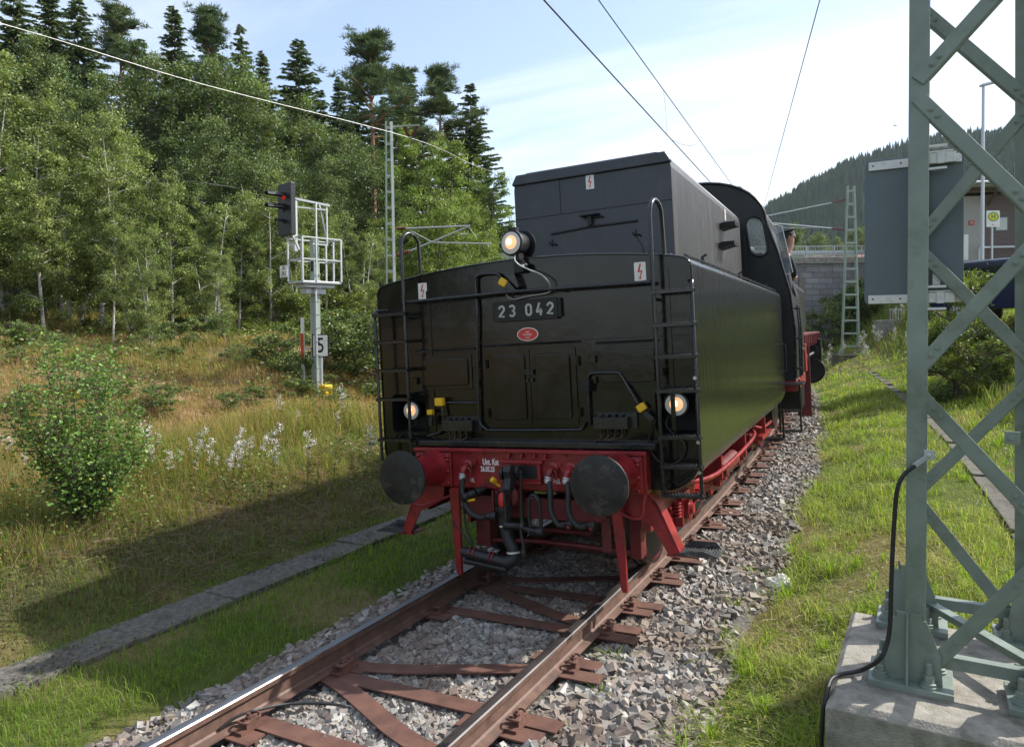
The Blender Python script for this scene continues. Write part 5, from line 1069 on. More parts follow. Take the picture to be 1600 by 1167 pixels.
# far mast right
D3 = 34.6; p3 = onz(1329, 553, .75); p3 = atd(1329, 553, D3); H3 = atd(1329, 292, D3)[2]-p3[2]
flatmast(tuple(p3), H3, .95, .38, yw+R_(8), 'grey green flat mast on a dark block beside the engine, before the bridge', 13, True)
o0 = Vector(wpt(1325, 335, D3)); CB = empty('cantilever_arm', tuple(o0), label='cantilever with red insulators on the mast before the stone bridge', cat='cantilever')
b = MB()
for a, c, r in (((1300, 317), (1196, 338), .030), ((1300, 357), (1206, 349), .032), ((1262, 354), (1212, 349), .02), ((1290, 356), (1214, 356), .018)): b.cyl(wpt(*a, D3), wpt(*c, D3), r, n=8)
rel(b).build('tube_arms', M['zinc'], CB, smooth=40)
b = MB(); insul(b, wpt(1321, 312, D3), wpt(1299, 317, D3)); insul(b, wpt(1321, 359, D3), wpt(1298, 357, D3)); rel(b).build('insulator', M['insul'], CB)

# ------------------------------------------------------------------ wires
def at_z(u, v, z): d = ray(u, v); return CAMO+d*((z-CAMH)/d[2])
def wire(name, pts, r, m, lbl, cat='wire'):
    return tag(MB().tube(pts, r, 6).build(name, M[m], smooth=60), lbl, cat)
def ext(a, b_, ka, kb): return a+(a-b_)*ka, b_+(b_-a)*kb
ca, cbp = at_z(852, 3, 5.5), at_z(1108, 283, 5.5); a0, b0 = ext(ca, cbp, .9, 1.6)
wire('contact_wire', [a0, ca, cbp, b0], .0085, 'iron', 'dark contact wire running over the track towards the cab roof')
ma, mb_ = at_z(937, 3, 6.4), at_z(1143, 288, 6.4); a0, b0 = ext(ma, mb_, .9, 1.0)
wire('messenger_wire', [a0, ma, mb_, b0], .0075, 'iron', 'thin carrying wire just right of the contact wire')
ra, rb = at_z(1280, 4, 7.5), at_z(1197, 310, 7.6); a0, b0 = ext(ra, rb, .6, .5)
wire('feeder_wire', [a0, ra, rb, b0], .009, 'iron', 'single thin wire hanging alone in the sky above the cab')
def onl(p, q, u):  # point of line p-q seen in column u
    lo, hi = 0., 1.
    for _ in range(40):
        m = (lo+hi)/2; x = p+(q-p)*m-CAMO; uu = 800+F_PX*(x@RT2)/(x@FW)
        if uu < u: lo = m
        else: hi = m
    return p+(q-p)*m
A_, B_ = onl(ma, mb_, 1037), onl(ca, cbp, 1042); mid = (A_+B_)/2
wire('dropper', crom([A_, A_+(0, 0, -.05), mid+np.array([.01, .01, 0]), B_+(0, 0, .04), B_], 4), .004, 'iron', 'short dropper hanging between carrying wire and contact wire', 'dropper')
A_, B_ = onl(ca, cbp, 1049), onl(ma, mb_, 1094); wire('jumper_cable', crom([A_, A_*.7+B_*.3+(0, 0, -.08), A_*.3+B_*.7+(0, 0, -.1), B_], 4), .005, 'iron', 'slack jumper between the contact wire and the carrying wire', 'cable')
zf = atd(642, 216, D2)
f0, f1 = atd(5, 38, 14.5), atd(800, 281, 31); fa = f0+(f0-zf)*.8
P = crom([fa, f0, atd(320, 133, 18.2), zf, atd(740, 258, 28.6), f1, f1+(f1-zf)*2], 6)
wire('feeder_line', P, .0085, 'alu', 'thick sunlit white feeder line sloping across the upper left')
wire('lower_line', crom([atd(-80, 262, 22), atd(130, 272, 23), atd(300, 284, 25), atd(437, 306, 28), atd(620, 346, 33), atd(900, 420, 42)], 5), .011, 'iron', 'thin dark line passing in front of the birches behind the signal')
wire('bonding_cable', crom([tpt(-.73, 2.86, -.13), tpt(-.70, 2.98, -.10), tpt(-.66, 3.15, -.12), tpt(-.6, 3.3, -.15), tpt(-.45, 3.42, -.17), tpt(-.28, 3.5, -.2), tpt(-.2, 3.55, -.3)], 6), .010, 'rubber', 'black bonding cable clamped to the left rail near the bottom edge', 'cable')

# ------------------------------------------------------------------ light signal with service cage
sb_ = G(495, 619); SD = float((sb_-CAMO)@FW); px = SD/F_PX
SG = empty('light_signal', tuple(sb_), R_(-12), 'light signal with black head showing red and a galvanised service cage', 'signal')
def SZ(v): return (618-v)*px
b = MB(); b.boxb(-.075, .075, -.07, -.05, -.3, SZ(374)); b.boxb(-.075, .075, .05, .07, -.3, SZ(374)); b.boxb(-.085, -.07, -.07, .07, -.3, SZ(374)); b.boxb(.07, .085, -.07, .07, -.3, SZ(410)); b.build('signal_post', M['greenlight'], SG, bevel=.003)
MB().boxb(-.06, .04, -.072, -.0702, SZ(424), SZ(408)).build('post_opening', M['dark'], SG)
MB().boxb(.16, .20, -.12, -.08, -.2, SZ(447)).boxb(-.18, -.15, -.02, .02, .2, SZ(447)).build('ladder_stile', M['zinc'], SG)
b = MB()
for k in range(9): b.cyl((.18, -.1, .35+.3*k), (.36, -.1, .35+.3*k), .011, n=6)
b.build('climbing_rung', M['zinc'], SG)
zf_, zr_ = SZ(440), SZ(374); hp = px
b = MB(); b.boxb(-.30, .30, -.50, .50, zf_-.05, zf_); b.boxb(-.2, .2, -.38, .38, zf_-.14, zf_-.05); b.boxb(-.12, .12, -.30, .2, zf_-.28, zf_-.14)
b.build('service_platform', M['zinc'], SG, bevel=.004)
b = MB(); X0, X1, Y0_, Y1_ = -.30, .30, -.50, .50
for z in (zr_, (zf_+zr_)/2):
    for p, q in (((X0, Y0_), (X1, Y0_)), ((X1, Y0_), (X1, Y1_)), ((X1, Y1_), (X0, Y1_)), ((X0, Y1_), (X0, Y0_))): b.bar((*p, z), (*q, z), .028, .028)
for x in (X0, X1):
    for y in (Y0_, -.15, Y1_): b.bar((x, y, zf_), (x, y, zr_), .035, .035, up=(1, 0, 0))
b.bar((.0, Y1_, zf_), (.0, Y1_, zr_), .035, .035, up=(1, 0, 0)); b.build('cage_railing', M['zinc'], SG)
b = MB(); zt = SZ(318); b.bar((-.05, -.6, SZ(314)), (.1, .34, SZ(320)), .045, .045); b.bar((-.05, -.46, zr_-.3), (-.05, -.46, zt), .08, .08, up=(1, 0, 0)); b.bar((.08, .28, zr_-.1), (.08, .28, zt), .03, .03, up=(1, 0, 0)); b.bar((.08, .0, zr_-.1), (.08, .0, zt), .03, .03, up=(1, 0, 0)); b.bar((-.02, .15, zt), (.08, .28, zr_), .025, .025, up=(1, 0, 0)); b.bar((-.05, -.5, SZ(327)), (.08, .3, SZ(327)), .03, .03); b.bar((.08, .3, SZ(382)), (.08, -.1, SZ(382)), .03, .03)
b.build('davit_frame', M['zinc'], SG)
hb = MB().boxb(-.32, .22, -.72, -.60, SZ(372), SZ(294)).build('signal_head', M['signblack'], SG, bevel=.01)
b = MB(); 
for k in range(2): b.bar((-.2+.3*k, -.62, SZ(372)), (-.12+.2*k, -.45, SZ(392)), .04, .04)
b.build('head_bracket', M['zinc'], SG)
for v, r, on in ((314, .075, 1), (332, .075, 0), (352, .04, 0)):
    z = SZ(v); h = MB(); n = 9; L0 = .42 if r > .05 else .22
    vs = []
    for yy, rr_ in ((-.72, r*1.35), (-.72-L0, r*1.05)):
        for k in range(n): a = math.pi*k/(n-1); vs.append((-.06+rr_*math.cos(a), yy, z+rr_*math.sin(a)*.9+.01))
    for i in range(n-1): h.add([vs[i], vs[i+1], vs[n+i+1], vs[n+i]], [(0, 1, 2, 3)])
    o = h.build('lamp_hood', M['signblack'], hb); sm = o.modifiers.new('s', 'SOLIDIFY'); sm.thickness = .012
    MB().lathe((-.06, -.7205, z), (0, -1, 0), [(r, 0), (r*.9, .01), (r*.4, .016), (.001, .018)], 18).build('signal_lamp', M['redlamp'] if on else M['dark'], hb, smooth=50)
pl = MB().boxb(-.55, -.24, -.56, -.545, SZ(433), SZ(415)).build('designation_plate', M['white'], SG); pl['label'] = 'white plate reading 30 over ZR2'
for tx, v in (('30', 419), ('ZR2', 428)): text_part('designation', tx, .13, M['signblack'], pl, (-.395, -.563, SZ(v)), sx=.85)
mb2 = MB().boxb(-.34, -.22, -.18, -.16, SZ(605), SZ(495)).build('mast_board', M['white'], SG); MB().boxb(-.341, -.219, -.1815, -.1805, SZ(566), SZ(520)).build('red_field', M['signred'], mb2)
MB().boxb(-.29, .0, -.17, -.07, SZ(545), SZ(542)).build('board_bracket', M['zinc'], SG)
for sx in (-.46, .30): tag(MB().boxb(-.12, .12, -.12, .12, -.12, .24).build('foundation_block', M['yellow'], bevel=.02), ('left' if sx < 0 else 'right')+' one of the two yellow blocks at the foot of the light signal', 'block', 'yellow blocks at the signal foot').location = tuple(sb_+np.array([RT[0]*(sx*.55+.03), RT[1]*(sx*.55+.03), .02]))
# speed post "5"
p5 = G(502, 622); D5 = float((p5-CAMO)@FW); k5 = D5/F_PX
S5 = empty('speed_board', tuple(p5), yw+R_(14), 'black bordered white board with the numeral 5 on its own post', 'sign')
MB().cyl((0, .03, -.2), (0, .03, 100*k5), .045, n=14).build('post', M['zinc'], S5, smooth=40)
bo = MB().prism(rr(-12.5*k5, 12.5*k5, 64*k5, 100*k5, .02, 3), 'y', -.035, -.02).build('board', M['signblack'], S5)
MB().prism(rr(-10.8*k5, 10.8*k5, 65.7*k5, 98.3*k5, .015, 3), 'y', -.0375, -.0351).build('board_field', M['white'], bo)
text_part('numeral', '5', 33*k5, M['signblack'], bo, (0, -.0385, 81.5*k5), sx=.72, bold=.006)

# ------------------------------------------------------------------ overbridge with stone abutment
BR = empty('road_bridge', (FW[0]/math.hypot(FW[0], FW[1])*46, FW[1]/math.hypot(FW[0], FW[1])*46, 0), yw, 'road bridge on grey stone abutments crossing behind the train', 'bridge')
m, N, L, b_ = newmat('ashlar_masonry'); tc = N.new('ShaderNodeTexCoord'); mp = N.new('ShaderNodeMapping'); mp.inputs['Rotation'].default_value = (R_(90), 0, 0); L.new(tc.outputs['Object'], mp.inputs[0])
bt = N.new('ShaderNodeTexBrick'); bt.inputs['Scale'].default_value = 1; bt.inputs['Brick Width'].default_value = .85; bt.inputs['Row Height'].default_value = .36; bt.inputs['Mortar Size'].default_value = .018; bt.inputs['Color1'].default_value = (.20, .19, .19, 1); bt.inputs['Color2'].default_value = (.30, .285, .28, 1); bt.inputs['Mortar'].default_value = (.14, .135, .13, 1); L.new(mp.outputs[0], bt.inputs['Vector'])
nn = N.new('ShaderNodeTexNoise'); nn.inputs['Scale'].default_value = 1.4; nn.inputs['Detail'].default_value = 8; L.new(tc.outputs['Object'], nn.inputs['Vector']); mr = N.new('ShaderNodeMapRange'); mr.inputs[3].default_value = .55; mr.inputs[4].default_value = 1.35; L.new(nn.outputs['Fac'], mr.inputs[0])
x = N.new('ShaderNodeVectorMath'); x.operation = 'SCALE'; L.new(bt.outputs['Color'], x.inputs[0]); L.new(mr.outputs[0], x.inputs['Scale']); L.new(x.outputs[0], b_.inputs['Base Color']); b_.inputs['Roughness'].default_value = .9; bp = N.new('ShaderNodeBump'); bp.inputs['Distance'].default_value = .03; bp.inputs['Strength'].default_value = .8; L.new(bt.outputs['Fac'], bp.inputs['Height']); bp.invert = True; L.new(bp.outputs[0], b_.inputs['Normal']); M['ashlar'] = m
MB().boxb(17.6, 60, 0, 7, -1, 6.3).build('abutment', M['ashlar'], BR); MB().boxb(-22, 11, 0, 7, -1, 6.3).build('abutment', M['ashlar'], BR)
MB().boxb(-25, 62, -.15, 7.15, 6.3, 6.68).build('deck', M['concrete'], BR, bevel=.02); MB().boxb(10, 19, .1, 6.9, 5.6, 6.29).build('girder', M['concrete'], BR)
b = MB()
for y in (.05, 6.95):
    for z in (7.0, 7.42): b.boxb(-25, 62, y-.025, y+.025, z-.03, z+.02)
    for k in range(50): b.boxb(-25+1.75*k, -24.94+1.75*k, y-.028, y+.028, 6.68, 7.42)
    b.boxb(-25, 62, y+.05, y+.07, 6.85, 7.15)
b.build('railing', M['zinc'], BR)
b = MB()
for k in range(560): b.boxb(-25+.155*k, -24.985+.155*k, .045, .06, 6.72, 7.40)
g_ = b.build('railing_bars', M['zinc'], BR); g_['kind'] = 'stuff'
# low house with a red roof beyond the bridge
RB = empty('house', tuple(atd(1330, 500, 66)*np.array([1, 1, 0])+np.array([0, 0, 3.5])), yw, 'low house with red tiled roof just showing over the bridge railing', 'house')
M['rooftile'] = mat('red_roof_tiles', (.32, .10, .075), .8, stretch=(1, 1, 6), nsc=6); M['plaster'] = mat('cream_plaster', (.5, .47, .4), .9)
MB().boxb(-2.6, 6, 0, 7, 0, 4.6).build('wall', M['plaster'], RB); MB().prism([(-.4, 4.55), (3.5, 5.9), (7.4, 4.55), (7.4, 4.4), (-.4, 4.4)], 'x', -3, 6.4).build('roof', M['rooftile'], RB)

# ------------------------------------------------------------------ station side: building, lamp, bus stop, van, wall
yb0 = atd(1512, 480, 40); SB = empty('station_building', (yb0[0], yb0[1], 3.0), yw-R_(6), 'brown boarded station building with flat overhanging roof at the right edge', 'building')
M['boards'] = mat('brown_boarding', (.13, .095, .09), .75, var=.2, nsc=3, stretch=(.3, .3, 9), bump=.006, bsc=5); M['wallgrey'] = mat('grey_render', (.33, .31, .29), .85, var=.08)
MB().boxb(.62, 16, 0, 9, 0, 6.5).build('boarded_wall', M['boards'], SB); MB().boxb(-.6, .615, -.1, 9, 0, 6.4).build('rendered_wall', M['wallgrey'], SB)
b = MB(); 
for k in range(26): b.boxb(.62, 16, -.012, -.001, .25*k+.01, .25*k+.225)
b.build('cladding', M['boards'], SB)
MB().boxb(-1.4, 17, -1.3, 9.8, 6.72, 6.95).build('roof', M['wallgrey'], SB, bevel=.02); MB().cyl((-1.5, -1.4, 6.9), (17, -1.4, 6.9), .09, n=10).build('gutter', M['zinc'], SB, smooth=40)
b = MB(); 
for x in (1.0, 4.0, 7.0): b.bar((x, -.0, 5.9), (x, -1.2, 6.68), .08, .12)
b.boxb(-1, 16, -.6, -.5, 6.5, 6.71); b.build('eaves_strut', M['boards'], SB)
wf = MB().boxb(1.35, 2.05, -.06, -.013, 4.45, 5.25).build('window', M['panelgrey'], SB); MB().boxb(1.42, 1.98, -.065, -.0601, 4.52, 5.18).build('pane', M['glass'], wf)
MB().boxb(-.55, -.05, -.14, -.101, 2.9, 4.3).build('door', M['white'], SB); rs = MB().boxb(-.02, .25, -.15, -.101, 4.82, 5.06).build('wall_sign', M['signred'], SB)
MB().boxb(.04, .19, -.153, -.1501, 4.88, 5.0).build('sign_field', M['wallgrey'], rs); MB().boxb(.3, 6, -.5, -.4, 3.5, 3.6).boxb(.3, .38, -.5, -.42, 1, 3.6).build('handrail', M['zinc'], SB)
D = 24; lb = groundat(1534, D); zt = atd(1533, 138, D)[2]
LP = empty('street_lamp', tuple(lb), yw, 'tall slim grey street lamp with a flat arm, seen through the lattice mast', 'street lamp')
MB().tube([(0, 0, -.3), (0, 0, 2.2), (0, 0, 2.21), (0, 0, zt-lb[2])], [.075, .075, .055, .045], 12).build('lamp_post', M['zinc'], LP, smooth=40); MB().prism([(-.08, zt-lb[2]-.02), (.5, zt-lb[2]+.12), (.5, zt-lb[2]+.2), (-.08, zt-lb[2]+.06)], 'y', -.1, .1).build('lamp_head', M['zinc'], LP, bevel=.01)
MB().boxb(.1, .27, -.04, 0, atd(1533, 432, D)[2]-lb[2], atd(1533, 410, D)[2]-lb[2]).build('green_sign', mat('green_sign', (.02, .22, .12), .5), LP)
D = 26; hb_ = groundat(1549, D); zc = atd(1549, 343, D)[2]-hb_[2]
HS = empty('bus_stop_sign', tuple(hb_), yw, 'white bus stop sign with green and yellow H disc on a grey pole', 'sign')
MB().cyl((0, 0, -.3), (0, 0, zc+.1), .032, n=10).build('pole', M['zinc'], HS, smooth=40)
pn = MB().prism(rr(-.235, .235, zc-.29, zc+.29, .03, 3), 'y', -.06, -.04).build('sign_plate', M['white'], HS)
MB().prism([(x, z+zc+.07) for x, z in el(.195, .165, 36)], 'y', -.063, -.0601).build('green_ring', mat('bus_green', (.04, .28, .06), .5), pn); MB().prism([(x, z+zc+.07) for x, z in el(.155, .125, 36)], 'y', -.066, -.0631).build('yellow_disc', mat('bus_yellow', (.75, .55, .02), .5), pn)
text_part('letter', 'H', .22, mat('bus_green2', (.03, .25, .05), .5), pn, (0, -.0675, zc+.07), bold=.008); text_part('stop_name', 'Bus', .07, M['signred'], pn, (0, -.0615, zc-.21))
D = 21; vb = groundat(1612, D); VN = empty('parked_van', (vb[0], vb[1], vb[2]-.02), yw+R_(-62), 'dark blue van parked up on the road behind the lattice mast', 'van')
M['vanpaint'] = mat('dark_blue_car_paint', (.012, .02, .05), .2, coat=.6, var=.1); M['carglass'] = mat('tinted_car_glass', (.015, .018, .022), .05, var=.05)
b = MB(); bodyP = [(-2.5, .35), (-2.52, 1.0), (-2.38, 1.62), (-2.2, 1.80), (1.0, 1.82), (1.35, 1.72), (1.9, 1.08), (2.4, .92), (2.5, .4)]
b.prism(bodyP, 'y', -.92, .92).build('body', M['vanpaint'], VN, bevel=.06, seg=3)
b = MB(); 
for s in (-1, 1):
    for x0, x1 in ((-2.15, -1.1), (-1.0, -.05), (.05, .95)): b.prism([(x0, 1.12), (x1, 1.12), (x1, 1.62), (x0, 1.62)], 'y', s*.925, s*.932)
b.prism([(-.75, 1.15), (.75, 1.15), (.68, 1.62), (-.68, 1.62)], 'x', -2.535, -2.44); b.build('window', M['carglass'], VN)
MB().boxb(-2.2, 1.0, -.75, .75, 1.821, 1.84).build('roof_rail', M['zinc'], VN)
for x in (-1.6, 1.6):
    for s in (-1, 1): w_ = MB().lathe((x, s*.78, .33), (0, s, 0), [(.33, 0), (.34, .03), (.34, .15), (.30, .17), (.22, .165)], 24).build('wheel', M['rubber'], VN, smooth=30); MB().lathe((x, s*.945, .33), (0, s, 0), [(.21, 0), (.2, .012), (.05, .02)], 16).build('rim', M['zinc'], w_, smooth=30)
for s in (-1, 1): MB().boxb(-2.53, -2.46, s*.80-.08, s*.80+.08, .85, 1.15).build('tail_light', M['signred'], VN, bevel=.01)
wb = G(1392, 519); D = float((wb-CAMO)@FW); WB = MB().boxb(-.7, .75, -.15, .35, -.6, .62).build('retaining_wall', M['concrete'], bevel=.02); tag(WB, 'short pale concrete retaining block in the grass bank below the sign panel', 'wall'); WB.location = tuple(wb); WB.rotation_euler = (0, R_(-3), yw)
b = MB(); 
for k in range(6): b.boxb(-.05+.14*k, -.02+.14*k, 0, .03, .6, 1.1)
b.boxb(-.1, .8, 0, .03, 1.08, 1.12); WR = tag(b.build('low_railing', M['zinc']), 'short grey railing standing on the concrete block in the bank', 'railing'); WR.location = tuple(wb+np.array([.0, 0, .03])); WR.rotation_euler = (0, 0, yw)
MB_ = MB()
# crumpled white bag
pb = onz(1218, 888, .0); me = bpy.data.meshes.new('plastic_bag'); import bmesh
bmx = bmesh.new(); bmesh.ops.create_icosphere(bmx, subdivisions=4, radius=1)
for v in bmx.verts:
    p = v.co.copy(); k = 1+.35*(fbm(p.x*2+3, p.y*2+p.z*3, 1.4, 80, 4)-.5)*2+.25*(fbm(p.x*3+p.z*2, p.y*4, 2.5, 82, 3)-.5); v.co = Vector((p.x*.12*k, p.y*.09*k, max(p.z, -.5)*.09*k+.02*p.x))
bmx.to_mesh(me); bmx.free(); M['bag'] = mat('white_plastic', (.72, .71, .68), .45, var=.05, bump=.006, bsc=18); me.materials.append(M['bag'])
o = lk(bpy.data.objects.new('plastic_bag', me)); o.location = (pb[0], pb[1], gz(pb[0], pb[1])+.045); tag(o, 'crumpled white plastic bag lying in the grass beside the ballast', 'bag')
# bird far up
bp_ = atd(1399, 197, 60); o = tag(MB().add([(-.3, 0, .09), (-.07, .07, .02), (0, .16, 0), (.07, .07, .02), (.3, 0, .09), (0, -.14, -.02), (0, 0, -.04)], [(0, 1, 6), (1, 2, 6), (2, 3, 6), (3, 4, 6), (0, 6, 5), (4, 5, 6)]).build('bird', M['cap']), 'small dark bird flying in the sky left of the lattice mast', 'bird'); o.location = tuple(bp_); o.rotation_euler = (0, .2, .5)
# ------------------------------------------------------------------ trees
def tree_parts(trunkmb, LV, LQ, LC, bark, leafm, leafname, name):
    r = empty(name)
    trunkmb.build('trunk', bark, r, smooth=60)
    np_obj('crown', np_mesh(name+'_crown', LV, quads=LQ, col=np.repeat(np.clip(LC, 0, 1), 4, 0), mat=leafm), r); return r
def broadleaf(name, seed, H, W, base, ncl, nlf, lsz, cA, cB, bark, stems=1, tips=.8, spread=.55, trunk_r=.09):
    r = np.random.default_rng(seed); tb = MB(); cl = []
    for st in range(stems):
        ang = r.uniform(0, 6.28); lean = 0 if stems == 1 else r.uniform(.05, .2); bx = np.array([math.cos(ang), math.sin(ang), 0])*(.25*st)
        hh = H*r.uniform(.82, 1) if stems > 1 else H
        pts = [bx+np.array([math.cos(ang)*lean*hh*t+.12*math.sin(3*t+seed), math.sin(ang)*lean*hh*t+.12*math.cos(4*t+seed), hh*t*.96]) for t in np.linspace(0, 1, 9)]
        tb.tube(pts, [trunk_r*(1-.93*t) for t in np.linspace(0, 1, 9)], 7)
        for k in range(max(6, ncl//(5*stems))):
            t = r.uniform(base, .95); i = min(int(t*8), 7); p0 = pts[i]+(pts[i+1]-pts[i])*(t*8-i); a = r.uniform(0, 6.28)
            rad = W*env(t, base)*r.uniform(.55, 1.0); d = np.array([math.cos(a), math.sin(a), .55]); p1 = p0+d*rad*np.array([1, 1, .7]); pm = (p0+p1)/2+np.array([0, 0, .1*rad])
            tb.tube([p0, pm, p1], [trunk_r*.35*(1-t)+.015, .018, .006], 5); 
            for q in (.45, .7, .9, 1.0): cl.append(p0+(p1-p0)*q+r.normal(0, .14*rad, 3))
    while len(cl) < ncl:
        t = r.uniform(base, 1.0); a = r.uniform(0, 6.28); rad = W*env(t, base)*math.sqrt(r.uniform(.15, 1)); cl.append(np.array([math.cos(a)*rad, math.sin(a)*rad, H*t]))
    cl = np.array(cl); n = len(cl); cnt = (nlf*r.uniform(.4, 1.5, n)).astype(int); idx = np.repeat(np.arange(n), cnt)
    # each cluster is a loose spray on three or four twigs
    sprd = W*.125*r.uniform(.6, 1.4, n)[idx][:, None]; tw = r.normal(size=(n, 4, 3)); tw /= np.linalg.norm(tw, axis=2)[..., None]; tw[..., 2] *= .5
    P = cl[idx]+tw[idx, r.integers(0, 4, len(idx))]*r.random(len(idx))[:, None]*sprd*1.8+r.normal(0, 1, (len(idx), 3))*sprd*.42
    LV, LQ = leaves_np(P, lsz*r.uniform(.6, 1.35, len(idx)), r)
    cc = lerp(cA, cB, r.random(n))*r.uniform(.65, 1.35, (n, 1)); LC = cc[idx]*r.uniform(.55, 1.5, (len(idx), 1))
    yl = r.random(len(idx)) < .012; LC[yl] = np.array([.30, .22, .03])
    return tree_parts(tb, LV, LQ, LC, bark, M['leaf'], 'leaves', name)
def env(t, base):
    q = (t-base)/(1-base); return (np.clip(q, 0, 1)*1.15+.22)**.42*(1-np.clip(q, 0, 1)**2.1)**.62+.04
def needles(P, D_, ln, wd, r, droop=.25):
    n = len(P); side = np.cross(D_, r.normal(size=(n, 3))); side /= np.linalg.norm(side, axis=1)[:, None]; l = ln[:, None]; w_ = wd[:, None]
    e = P+D_*l+np.array([0, 0, -1])*l*droop; v = np.stack([P-side*w_*.5, P+side*w_*.5, e+side*w_*.15, e-side*w_*.15], 1); return v.reshape(-1, 3), np.arange(4*n).reshape(n, 4)
def spruce(name, seed, H, W, base, cA, cB, dens=1.0):
    r = np.random.default_rng(seed); tb = MB(); tb.tube([(0, 0, H*t) for t in np.linspace(0, 1, 8)], [.22*(1-.96*t) for t in np.linspace(0, 1, 8)], 7)
    P = []; Dn = []; Ln = []; C = []; z = H*base
    while z < H*.985:
        t = (z/H-base)/(1-base); nb = 7 if t < .8 else 5; a0 = r.uniform(0, 6.28)
        for k in range(nb):
            if r.random() < .10: continue
            a = a0+6.28*k/nb+r.normal(0, .35); z0_ = z; z = z+r.normal(0, H*.009); Lb = W*((1-t)**.85)*r.uniform(.45, 1.2)+.12; d = np.array([math.cos(a), math.sin(a), 0]); m = max(5, int(Lb*13*dens)); cc = lerp(cA, cB, r.random())*r.uniform(.75, 1.3)
            tip = np.array([0, 0, z])+d*Lb+np.array([0, 0, -.28*Lb*(1-t)+.1*Lb]); tb.tube([(0, 0, z), tuple((np.array([0, 0, z])+tip)/2+np.array([0, 0, -.10*Lb*(1-t)])), tuple(tip)], [.03*(1-t)+.008, .015, .004], 4, caps=False)
            for q in np.linspace(.12, 1, m):
                pp = np.array([0, 0, z])+d*Lb*q+np.array([0, 0, (-.38*q+.20*q*q)*Lb*(1-t)+.1*Lb*q]); 
                for s_ in (-1, -.5, 0, .5, 1):
                    dd = d*.7+np.array([-d[1], d[0], 0])*s_*r.uniform(.5, 1.1)+r.normal(0, .15, 3); dd /= np.linalg.norm(dd); P.append(pp); Dn.append(dd); Ln.append((.14+.20*(1-q*.6)*(1-t*.4))*r.uniform(.6, 1.3)); C.append(cc*r.uniform(.7, 1.35))
            z = z0_
        z += H*.0145*r.uniform(.6, 1.4)*(1-.35*t)
    P = np.array(P); Dn = np.array(Dn); Ln = np.array(Ln); LV, LQ = needles(P, Dn, Ln, Ln*.30+.03, r, .45); return tree_parts(tb, LV, LQ, np.array(C), M['bark'], M['needle'], 'n', name)
def pine(name, seed, H, W, base, cA, cB):
    r = np.random.default_rng(seed); tb = MB(); ph = r.uniform(0, 6); ax = lambda t: np.array([.35*math.sin(2.2*t+ph)*t, .3*math.cos(1.7*t+ph)*t, H*t]); tb.tube([tuple(ax(t)) for t in np.linspace(0, 1, 12)], [.24*(1-.88*t) for t in np.linspace(0, 1, 12)], 8)
    P = []; Dn = []; C = []
    for k in range(46):
        t = base+(1-base)*r.random()**.8; a = r.uniform(0, 6.28); q = (t-base)/(1-base); Lb = W*(.45+.75*math.sin(min(1, q*1.25+.15)*math.pi)**.7)*r.uniform(.5, 1.1)*(1-.3*q); p0 = ax(t); d = np.array([math.cos(a), math.sin(a), r.uniform(.0, .55)]); p1 = p0+d*Lb; pm = (p0+p1)/2+r.normal(0, .08*Lb, 3); tb.tube([p0, pm, p1], [.06*(1-q)+.02, .03, .01], 5)
        cc = lerp(cA, cB, r.random())
        for m in range(9):
            c = p0+(p1-p0)*r.uniform(.35, 1.08)+r.normal(0, .13*Lb+.1, 3)*np.array([1, 1, .45]); nn_ = 60; v = r.normal(size=(nn_, 3)); v[:, 2] = np.abs(v[:, 2])*.8; v /= np.linalg.norm(v, axis=1)[:, None]; P.append(c+v*r.uniform(0, .30, (nn_, 1))); Dn.append(v); C.append(cc*r.uniform(.7, 1.3, (nn_, 1)))
    P = np.concatenate(P); Dn = np.concatenate(Dn); C = np.concatenate(C); LV, LQ = needles(P, Dn, r.uniform(.14, .26, len(P)), r.uniform(.03, .06, len(P)), r, 0); return tree_parts(tb, LV, LQ, C, M['pinebark'], M['needle'], 'n', name)
PROTO = {}
bA, bB = (.125, .17, .05), (.24, .28, .095); dA, dB = (.08, .12, .042), (.155, .195, .07); gA, gB = (.13, .19, .036), (.21, .27, .065)
PROTO['birch'] = [broadleaf('birch_tree', 11+i, 8.5, w_, .13, 240, 130, .085, bA, bB, M['birchbark'], st, trunk_r=.075) for i, (w_, st) in enumerate(((1.7, 3), (2.0, 2), (1.5, 1)))]
PROTO['leafy'] = [broadleaf('leafy_tree', 31+i, 12, w_, .08, 250, 125, .12, dA, dB, M['bark'], 1, trunk_r=.14) for i, w_ in enumerate((2.7, 3.2))]
PROTO['bright'] = [broadleaf('ash_tree', 41+i, 12, w_, .06, 230, 115, .12, gA, gB, M['bark'], 2, trunk_r=.12) for i, w_ in enumerate((2.6, 2.2))]
PROTO['spruce'] = [spruce('spruce_tree', 51+i, 18, w_, .10, (.075, .115, .045), (.135, .175, .065)) for i, w_ in enumerate((4.3, 3.6, 4.8))]
PROTO['pine'] = [pine('pine_tree', 61+i, 18, w_, b_, (.075, .115, .052), (.13, .17, .075)) for i, (w_, b_) in enumerate(((3.0, .50), (3.3, .40)))]
PROTO['shrub'] = [broadleaf('leafy_shrub', 71+i, 1.6, w_, .02, 46, 75, .06, (.09, .13, .035), (.17, .21, .07), M['bark'], 3, trunk_r=.02) for i, w_ in enumerate((.95, .75))]
PROTO['bright_shrub'] = [broadleaf('leafy_shrub', 81, 2.6, 1.2, .02, 60, 90, .07, (.10, .14, .02), (.17, .20, .04), M['bark'], 3, trunk_r=.025)]
PH = dict(birch=8.5, leafy=12, bright=12, spruce=18, pine=18, shrub=1.6, bright_shrub=2.6)
USED = {}
